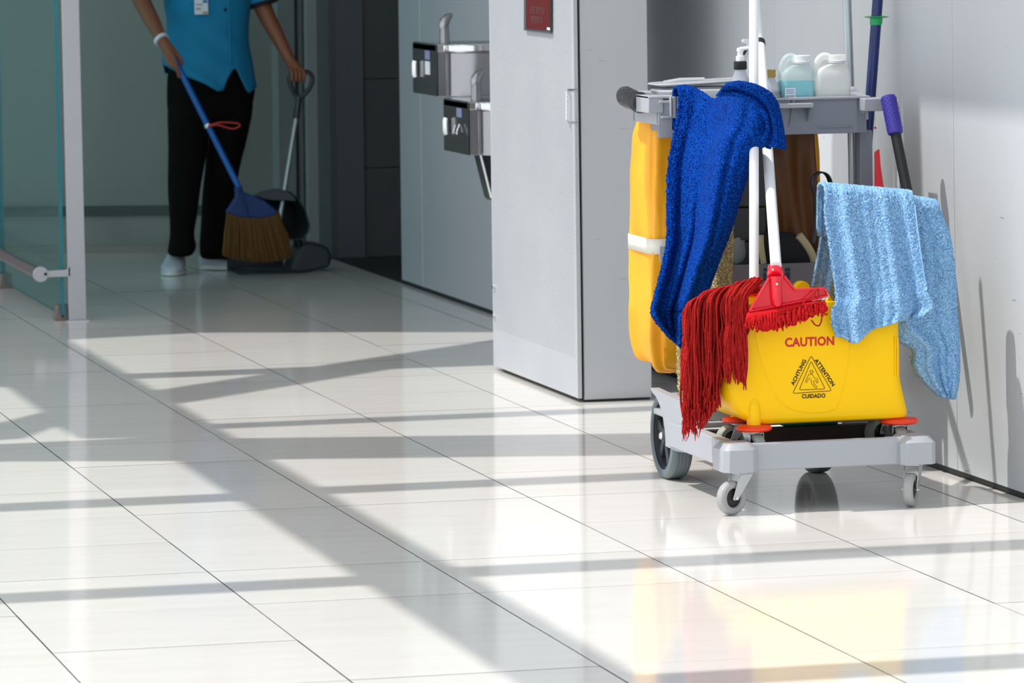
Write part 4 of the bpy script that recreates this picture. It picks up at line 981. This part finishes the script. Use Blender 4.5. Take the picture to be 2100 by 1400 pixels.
build('fringe', fr_, M_fringe, mB, smooth=60, kind='stuff')
build('seam_cord', [tube(spl([pp(x, y, -.021) for x, y in ((1535, 662), (1565, 655), (1600, 642), (1640, 635), (1670, 622), (1690, 618))], 24), .0013, 6)], M_yarn, mB)
build('cord', [tube(spl([pp(x, y, -.016) for x, y in ((1640, 632), (1650, 618), (1668, 602), (1678, 592), (1678, 610))], 20), .0016, 6)], M_yarn, mB)
build('cord', [tube(spl([pp(x, y, -.016) for x, y in ((1664, 656), (1672, 666), (1680, 667), (1685, 655), (1684, 640))], 20), .0017, 6)], M_yarn, mB)

# ------------------------------------------------------------------ person sweeping at the back
YP = 5.2
def Q(x, y, d=0): return P(x, y, YP+d)
person = thing('person', 'person in turquoise short-sleeved shirt and dark trousers holding a broom and a long-handled dustpan', 'person', (2.25, 5.25, 0))
def skin(name, verts, edges, rad, mt, parent, sub=2, root=0):
    me = bpy.data.meshes.new(name); off = Vector(parent.location)
    me.from_pydata([tuple(Vector(v)-off) for v in verts], edges, []); o = bpy.data.objects.new(name, me); C.objects.link(o)
    md = o.modifiers.new('skin', 'SKIN'); md.use_smooth_shade = True
    for i, r in enumerate(rad):
        sv = me.skin_vertices[0].data[i]; sv.radius = (r, r) if not isinstance(r, tuple) else r; sv.use_root = (i == root)
    s = o.modifiers.new('s', 'SUBSURF'); s.levels = sub; s.render_levels = sub
    dg = bpy.context.evaluated_depsgraph_get(); m2 = bpy.data.meshes.new_from_object(o.evaluated_get(dg)); bpy.data.objects.remove(o)
    m2.name = name; m2.materials.clear(); m2.materials.append(mt); m2.polygons.foreach_set('use_smooth', [True]*len(m2.polygons))
    o2 = bpy.data.objects.new(name, m2); link(o2, parent); return o2
class Sk:
    def __init__(s): s.v = []; s.e = []; s.r = []
    def add(s, p, r, prev=None):
        s.v.append(Vector(p)); s.r.append(r)
        if prev is not None: s.e.append((prev, len(s.v)-1))
        return len(s.v)-1
k = Sk()
cxp = Q(430, 100).x
pel = k.add((cxp, 5.27, .80), .11); sp1 = k.add((cxp, 5.27, .98), .10, pel); sp2 = k.add((cxp-.01, 5.26, 1.16), .115, sp1)
nk0 = k.add((cxp-.01, 5.26, 1.27), .07, sp2); nk = k.add((cxp-.01, 5.245, 1.33), .054, nk0); hd0 = k.add((cxp-.012, 5.225, 1.385), .066, nk); hd1 = k.add((cxp-.013, 5.225, 1.45), .094, hd0); hd2 = k.add((cxp-.013, 5.23, 1.525), .084, hd1)
# arms
shR = Vector((cxp-.15, 5.26, 1.235)); elR = Q(283, -12, .02); wrR = Q(333, 84, -.16)
a1 = k.add(shR, .050, sp2); a2 = k.add((shR+elR)/2, .043, a1); a3 = k.add(elR, .036, a2); a4 = k.add(elR*.45+wrR*.55, .031, a3); a5 = k.add(wrR, .021, a4)
paR = Q(347, 102, -.19); a6 = k.add(paR, (.024, .017), a5)
shL = Vector((cxp+.14, 5.26, 1.235)); elL = Q(541, 22, .03); wrL = Q(597, 128, -.03)
b1_ = k.add(shL, .050, sp2); b2_ = k.add((shL+elL)/2, .043, b1_); b3_ = k.add(elL, .036, b2_); b4_ = k.add(elL*.5+wrL*.5, .029, b3_); b5_ = k.add(wrL, .021, b4_)
b6_ = k.add(Q(606, 141, -.05), (.022, .020), b5_)
# legs (inside the trousers)
for s_, hx_, kx, ax2, dy in ((-1, 392, 380, 370, -.03), (1, 466, 450, 440, .10)):
    h1 = k.add(Q(hx_, 190, .05), .075, pel); h2 = k.add(Q(kx, 350, .02+dy*.5), .048, h1); h3 = k.add(Q(ax2, 515, .03+dy), .03, h2)
# right hand fingers: index and middle lying down the pole, others wrapped
def finger(prev, pts, r=.0085):
    for i, q in enumerate(pts): prev = k.add(q, r*(1-.08*i), prev)
finger(a6, [Q(357, 120, -.225), Q(362, 138, -.235), Q(366, 150, -.23), Q(368, 160, -.225)])
finger(a6, [Q(352, 121, -.225), Q(356, 136, -.235), Q(361, 143, -.22), Q(362, 140, -.20)])
finger(a6, [Q(346, 121, -.22), Q(350, 134, -.23), Q(356, 137, -.212), Q(357, 132, -.195)])
finger(a6, [Q(340, 118, -.21), Q(345, 129, -.218), Q(351, 131, -.205), Q(352, 127, -.19)], .0075)
finger(a6, [Q(359, 105, -.20), Q(367, 116, -.205), Q(373, 128, -.20), Q(374, 134, -.20)], .009)
# left hand round the dustpan grip
for i, (px_, r) in enumerate(((624, .0085), (616, .0088), (608, .0085), (600, .0078))):
    finger(b6_, [Q(px_-3, 143, -.075), Q(px_, 152, -.092), Q(px_-1, 164, -.088), Q(px_-2, 167, -.065)], r)
finger(b6_, [Q(600, 150, -.04), Q(604, 160, -.065), Q(612, 166, -.085)], .009)
body = skin('body', k.v, k.e, k.r, M_skin, person, 2, 0)
for nm, x, r, mt_ in (('eye', -.028, .011, M_eye), ('eye', .024, .011, M_eye)):
    build(nm, [lathe([(.001, -r), (r*.7, -r*.7), (r, 0), (r*.7, r*.7), (.001, r)], (cxp-.013+x, 5.163, 1.455), (0, -1, 0), 14)], mt_, person)
    build('pupil', [lathe([(.005, 0), (.004, .002)], (cxp-.013+x, 5.1515, 1.455), (0, -1, 0), 12)], M_black, person)
build('nose', [tube([(cxp-.014, 5.152, 1.458), (cxp-.014, 5.138, 1.43), (cxp-.014, 5.150, 1.424)], [.006, .012, .009], 10)], M_skin, person)
build('mouth', [tube([(cxp-.034, 5.160, 1.402), (cxp-.014, 5.150, 1.400), (cxp+.006, 5.160, 1.402)], [.003, .006, .003], 8)], mat('lips', (130, 66, 58), .5), person)
for s_ in (-1, 1): build('ear', [lathe([(.006, -.008), (.018, -.004), (.018, .004), (.008, .008)], (cxp-.013+s_*.077, 5.235, 1.445), (1, 0, 0), 14, sx=.6)], M_skin, person)
rings = []
for i in range(9):
    t = i/8; z = 1.45+.135*t; r_ = .080*math.sqrt(max(.02, 1-(t*.98)**3)); rings.append(ell((cxp-.013, 5.258-.024*min(1, t*2), z), r_, r_*1.0, 24))
build('hair', [loft(rings)], M_hair, person, subsurf=1)
# trousers
def leg_rings(rows):                                # rows: photo y, left x, right x, depth offset, half depth
    out = []
    for y, xl, xr, d, hd_ in rows:
        c = Q((xl+xr)/2, y, d); rx = (Q(xr, y, d)-Q(xl, y, d)).length/2
        out.append([p+Vector((0, 0, .004*noise.noise(p*14)))+Vector((.007*noise.noise(p*11+Vector((0, 0, c.z*5))), .012*noise.noise(p*9), 0)) for p in ell(c, rx, hd_, 26, 0, 2.3)])
    return out
Lr = leg_rings([(526, 346, 392, -.02, .055), (518, 343, 398, -.02, .062), (508, 345, 403, -.02, .065), (496, 348, 402, -.02, .064), (480, 350, 396, -.02, .060), (440, 348, 404, -.02, .062), (400, 347, 409, -.01, .066), (350, 346, 417, 0, .072), (300, 345, 426, .02, .084), (240, 343, 432, .04, .095), (190, 343, 436, .05, .105)])
Rr = leg_rings([(532, 415, 470, .10, .052), (524, 412, 476, .10, .06), (514, 413, 480, .10, .062), (500, 411, 478, .10, .06), (470, 411, 476, .10, .06), (430, 414, 479, .10, .064), (390, 417, 484, .09, .068), (350, 421, 490, .08, .075), (300, 424, 500, .07, .085), (240, 428, 514, .06, .098), (190, 430, 523, .05, .105)])
Hp = leg_rings([(262, 346, 508, .05, .085), (215, 343, 520, .05, .108), (180, 343, 524, .05, .112), (150, 344, 524, .05, .115), (110, 352, 504, .05, .105), (60, 356, 494, .05, .1), (20, 358, 490, .06, .095)])
build('trousers', [loft(Lr), loft(Rr), loft(Hp)], M_trouser, person, subsurf=1, smooth=80, label='very dark loose trousers')
# shirt: torso shell with split, pointed front hem
def shirt():
    V = []; F = []; nu, nv = 64, 40
    rows = [(-190, 384, 478, .07, .07), (-165, 355, 505, .07, .10), (-140, 342, 516, .07, .12), (-80, 338, 514, .06, .135), (-20, 338, 513, .05, .135), (20, 340, 512, .05, .13), (60, 344, 507, .05, .128), (90, 343, 510, .05, .13), (125, 338, 517, .05, .135), (152, 336, 524, .05, .14)]
    for i in range(nv+1):
        t = i/nv; y, xl, xr, d, hd_ = crv(rows, t)
        for j in range(nu):
            a_ = 2*PI*j/nu-PI/2+1e-3      # j=0 is the front centre
            # front opening sits right of centre
            c = Q((xl+xr)/2, y, d); rx = (Q(xr, y, d)-Q(xl, y, d)).length/2
            ca, sa = cos(a_), sin(a_); p = Vector((c.x+rx*math.copysign(abs(ca)**.87, ca), c.y+hd_*math.copysign(abs(sa)**.87, sa), c.z))
            if t > .6:
                xp = (p.x-Q(436, 100).x)/(Q(536, 100).x-Q(436, 100).x)*100+436
                if sa < .2:                        # front hem profile (photo y at photo x)
                    prof = [(336, 128), (350, 140), (375, 153), (410, 168), (444, 190), (458, 158), (472, 132), (486, 160), (502, 192), (524, 178)]
                    hy = prof[0][1]
                    for (xa_, ya_), (xb_, yb2) in zip(prof, prof[1:]):
                        if xp >= xa_: hy = ya_+(yb2-ya_)*min(1, (xp-xa_)/(xb_-xa_))
                else: hy = 150
                k_ = (t-.6)/.4; y6 = crv(rows, .6)[0]; yy = y6+(hy-y6)*k_
                p.z = Q(430, yy, .05).z
            wv = .010*noise.noise(Vector((p.x*9, p.z*5, 1)))+.006*sin((p.x*.8+p.z*1.1)*52)*min(1, max(0, t-.45)*3)*(1 if p.x < Q(475, 100).x else .3)
            p += Vector((ca*wv, sa*wv, 0)); V.append(p)
    for i in range(nv):
        for j in range(nu): F.append((i*nu+j, i*nu+(j+1) % nu, (i+1)*nu+(j+1) % nu, (i+1)*nu+j))
    return V, F
sh_ = build('shirt', [shirt()], M_shirt, person, solid=.004, smooth=80, label='turquoise blue shirt')
yf_ = YP+.05-.137
build('placket', [tube([P(473, 128, yf_), P(472, 90, yf_), P(470, 40, yf_), P(468, -60, yf_)], .0035, 6)], M_shirt, sh_)
for y in (20, -40, -100): build('button', [cyl(P(462, y, yf_), P(462, y, yf_-.003), .006, 12)], M_trim, sh_)
for nm, s0, s1, r0, r1 in (('sleeve', shR, elR, .066, .058), ('sleeve', shL, elL, .066, .058)):
    d_ = (s1-s0); e_ = s0+d_*.90
    build(nm, [tube(spl([Vector((cxp-.01+(s0.x-cxp)*.35, 5.26, 1.225)), s0+d_*.02, s0+d_*.3, s0+d_*.6, e_], 14), [.045, .055, .062, .067, .069]+[.068]*4+[.066]*2+[.063]*2+[.060], 22)], M_shirt, sh_, smooth=60)
    build('sleeve_trim', [tube([s0+d_*.86, s0+d_*.93, s0+d_*.935], [.0605, .062, .057], 22)], M_trim, sh_, smooth=40, label='black sleeve trim')
build('collar', [tube([(cxp-.01+.055*cos(t*PI/8), 5.26+.05*sin(t*PI/8), 1.285-.012*sin(t*PI/8+PI)) for t in range(16)], .012, 8, closed=True)], M_trim, sh_, label='dark collar')
badge = build('badge', [prism([P(398, -12, yf_-.004), P(426, -12, yf_-.004), P(427, 29, yf_-.004), P(399, 30, yf_-.004)], (0, -.002, 0))], M_label, person, bevel=.0006, label='white identity card')
def bdg(x0, x1, y0, y1, mt, nm='badge_print'): build(nm, [prism([P(x0, y0, yf_-.0063), P(x1, y0, yf_-.0063), P(x1, y1, yf_-.0063), P(x0, y1, yf_-.0063)], (0, -.0004, 0))], mt, badge, smooth=0)
bdg(416, 425, 0, 6, M_labblue); bdg(416, 426, 24, 28, M_gold); bdg(401, 416, 8.5, 10.5, mat('grey_print', (150, 156, 170), .5)); bdg(402, 412, 16, 20, mat('pink_print', (170, 158, 170), .5))
wd_ = (paR-wrR).normalized()
build('wristband', [tube([wrR-wd_*.014, wrR-wd_*.002], .0285, 20)], M_label, person, label='white wristband')
# shoes
def shoe(pl, Yc, hd_, tilt=0):
    rings = []
    for xs, zb_, zt_, wd2 in pl: rings.append((xs, zb_, zt_, wd2))
    return rings
def shoe3(heel, toe, w_, h_, nm):
    heel, toe = Vector(heel), Vector(toe); d_ = toe-heel; L_ = d_.length; d_.normalize(); s_ = Vector((-d_.y, d_.x, 0)); rings = []; sol = []
    for t, ww, hh in ((0, .5, .62), (.04, .75, .80), (.15, .85, .98), (.30, .82, 1.0), (.45, .86, .86), (.60, .96, .62), (.75, 1.0, .48), (.88, .86, .40), (.96, .6, .32), (1.0, .3, .22)):
        c = heel+d_*L_*t; n = 18; rr = []
        for q in range(n):
            a_ = 2*PI*q/n; x = cos(a_)*w_/2*ww; z = .012+(sin(a_)*.5+.5)*h_*hh
            if sin(a_) < 0: z = max(.011, z*.6)
            rr.append(c+s_*x+Vector((0, 0, z)))
        rings.append(rr)
    o = build('shoe', [loft(rings)], M_shoe, person, subsurf=1, smooth=80, label='white canvas shoe')
    sr = [[heel+d_*L_*t+s_*(cos(2*PI*q/18)*0) for q in range(1)] for t in (0,)]
    out = []
    for q in range(28):
        a_ = 2*PI*q/28; x = cos(a_)*(L_/2+.004); y = sin(a_)*(w_/2+.003)*(1.0 if cos(a_) > 0 else .86); out.append((heel+toe)/2+d_*x+s_*y+Vector((0, 0, .002)))
    build('sole', [prism(out, (0, 0, .016))], M_sole, o, bevel=.002)
    for t in (.36, .44, .52):
        c = heel+d_*L_*t; z = .012+h_*(1.0-(t-.3)*1.6); build('lace', [tube([c-s_*w_*.22+Vector((0, 0, z-.004)), c+Vector((0, 0, z+.002)), c+s_*w_*.22+Vector((0, 0, z-.004))], .003, 6)], M_cap, o)
    return o
shoe3((Q(373, 540).x, 5.30, 0), (Q(338, 560).x+.005, 5.10, 0), .088, .072, 'l')
shoe3((Q(424, 540).x+.01, 5.38, 0), (Q(482, 540).x+.03, 5.30, 0), .085, .07, 'r')

# ------------------------------------------------------------------ broom in the right hand
br = thing('broom', 'straw broom with blue cap and bright blue pole held in front of the dark trousers', 'broom', Q(535, 540, -.3))
a = Q(351, 108, -.20); b_ = Q(492, 388, -.34)
build('pole', [tube([a, b_], .0112, 16)], M_broomblue, br)
build('pole_end', [tube([a-(b_-a).normalized()*.006, a], .0125, 14)], M_broomcap, br)
rb_ = along(a, b_, Q(424, 258, -.27).z)
build('hanger_clip', [lathe([(.0125, -.008), (.0145, -.006), (.0145, .006), (.0125, .008)], rb_, (b_-a), 18)], M_chrome, br, label='silver pole clip')
lp = [(426, 259), (445, 252), (465, 251), (488, 253), (491, 259), (478, 264), (460, 260), (445, 256), (426, 260)]
build('hanging_loop', [tube(spl([Q(x, y, -.30) for x, y in lp], 30), .0028, 8)], M_pink, br, label='red hanging loop')
YBm = -.34
cap = [(483, 384), (495, 382), (500, 394), (518, 400), (545, 412), (572, 435), (560, 443), (535, 448), (510, 447), (485, 444), (464, 435), (475, 418), (484, 405)]
build('cap', [prism([Q(x, y, YBm-.018) for x, y in cap], (0, .036, 0))], M_broomcap, br, bevel=.006, segs=3, label='blue plastic fan cap')
build('cap_rib', [tube([Q(490, 386, YBm-.022), Q(500, 410, YBm-.022), Q(508, 440, YBm-.02)], .005, 8)], M_broomcap, br)
bb = []
rn = random.Random(9)
for i in range(420):
    u = rn.random(); xt = 466+u*104; yt = 434+13*sin(PI*u)-3; xb = 457+u*143+rn.uniform(-2, 2); yb2 = 521+16*sin(PI*min(1, u*.95))**.7+rn.uniform(-5, 2)
    dd = rn.uniform(-.022, .022)
    bb.append(tube([Q(xt, yt, YBm+dd*.5), Q(xt*.55+xb*.45, yt*.5+yb2*.5, YBm+dd*1.2), Q(xb, yb2, YBm+dd*1.1)], [.0036, .0036, .0018], 4))
build('bristles', bb, M_bristle, br, smooth=60, kind='stuff')
core = [(468, 432), (568, 432), (592, 480), (598, 518), (575, 530), (530, 535), (480, 530), (458, 519), (461, 480)]
build('bristle_core', [prism([Q(x, y, YBm-.014) for x, y in core], (0, .028, 0))], M_bristle, br, bevel=.008)

# ------------------------------------------------------------------ lobby dustpan in the left hand
dp = thing('dustpan', 'dark grey upright dustpan with looped grip and aluminium pole standing behind the straw broom', 'dustpan', Q(600, 560, -.2))
a = Q(608, 238, -.08); b_ = Q(583, 392, -.14)
build('pole', [tube([along(b_, a, Q(575, 480, -.14).z), a], .0085, 14)], M_alu, dp)
build('grip_stem', [tube([a+(b_-a).normalized()*.01, a, Q(611, 215, -.078), Q(613, 198, -.075)], [.012, .012, .0115, .013], 14)], M_dgrey, dp)
gp = [(613, 200), (604, 192), (597, 178), (593, 163), (597, 154), (609, 151), (624, 147), (635, 150), (641, 160), (638, 174), (630, 187), (620, 198)]
build('grip_loop', [tube(spl([Q(x, y, -.075) for x, y in gp], 40), .0085, 12)], M_dgrey, dp, label='dark looped hand grip')
hood = [(522, 398), (540, 390), (566, 387), (590, 392), (606, 405), (622, 430), (630, 460), (628, 475), (618, 488), (600, 490), (560, 486), (530, 470)]
rings = []
for t in range(7):
    s_ = t/6; out = []
    for x, y in hood:
        c = Q(575, 445, -.12); p = Q(x, y, -.12); q = c+(p-c)*(1-.20*(1-s_)**2); q.y += .05-.09*s_*1.0+.03*(1-s_); out.append(q)
    rings.append(out)
build('hood', [loft(rings[:1]+rings, cap=False), ([p for p in rings[0]], [tuple(range(len(hood)))])], M_dgrey, dp, solid=.004, smooth=60)
build('hood_brow', [prism([Q(x, y, -.17) for x, y in ((524, 400), (541, 391), (566, 387), (590, 392), (604, 404), (608, 413), (585, 411), (560, 411), (540, 408))], (0, .02, 0))], mat('dustpan_mid', (66, 72, 78), .45), dp, bevel=.003)
base = loft([[Vector((x, y, z)) for x, z in ((Q(488, 540).x, .006), (Q(488, 540).x, .045), (Q(592, 540).x, .05), (Q(592, 540).x, .006))] for y in (5.09, 5.24)])
x0, x1 = Q(484, 540, -.1).x, Q(600, 540, -.1).x
build('pan', [box(x0, x1, 5.06, 5.30, .002, .008), box(x0, x1, 5.27, 5.30, .008, .085)], M_dgrey, dp, bevel=.002)
build('pan_lip', [prism([Vector((x0, 5.055, .001)), Vector((x1, 5.03, .001)), Vector((x1, 5.09, .020)), Vector((x0, 5.09, .020))], (0, 0, .004))], M_dgrey, dp, smooth=0)
side = [(589, 563), (600, 545), (612, 515), (618, 503), (634, 498), (660, 501), (675, 508), (681, 524), (679, 543), (672, 549), (640, 557), (612, 562)]
yy0 = -.14
build('pan_side', [prism([P(x, y, YP+yy0) for x, y in side], (0, .16, .0))], M_dgrey, dp, bevel=.012, segs=3)
build('pan_link', [tube([Q(604, 486, -.10), Q(608, 508, -.08)], .008, 8), tube([Q(614, 486, -.10), Q(618, 506, -.08)], .006, 8)], M_dgrey, dp)
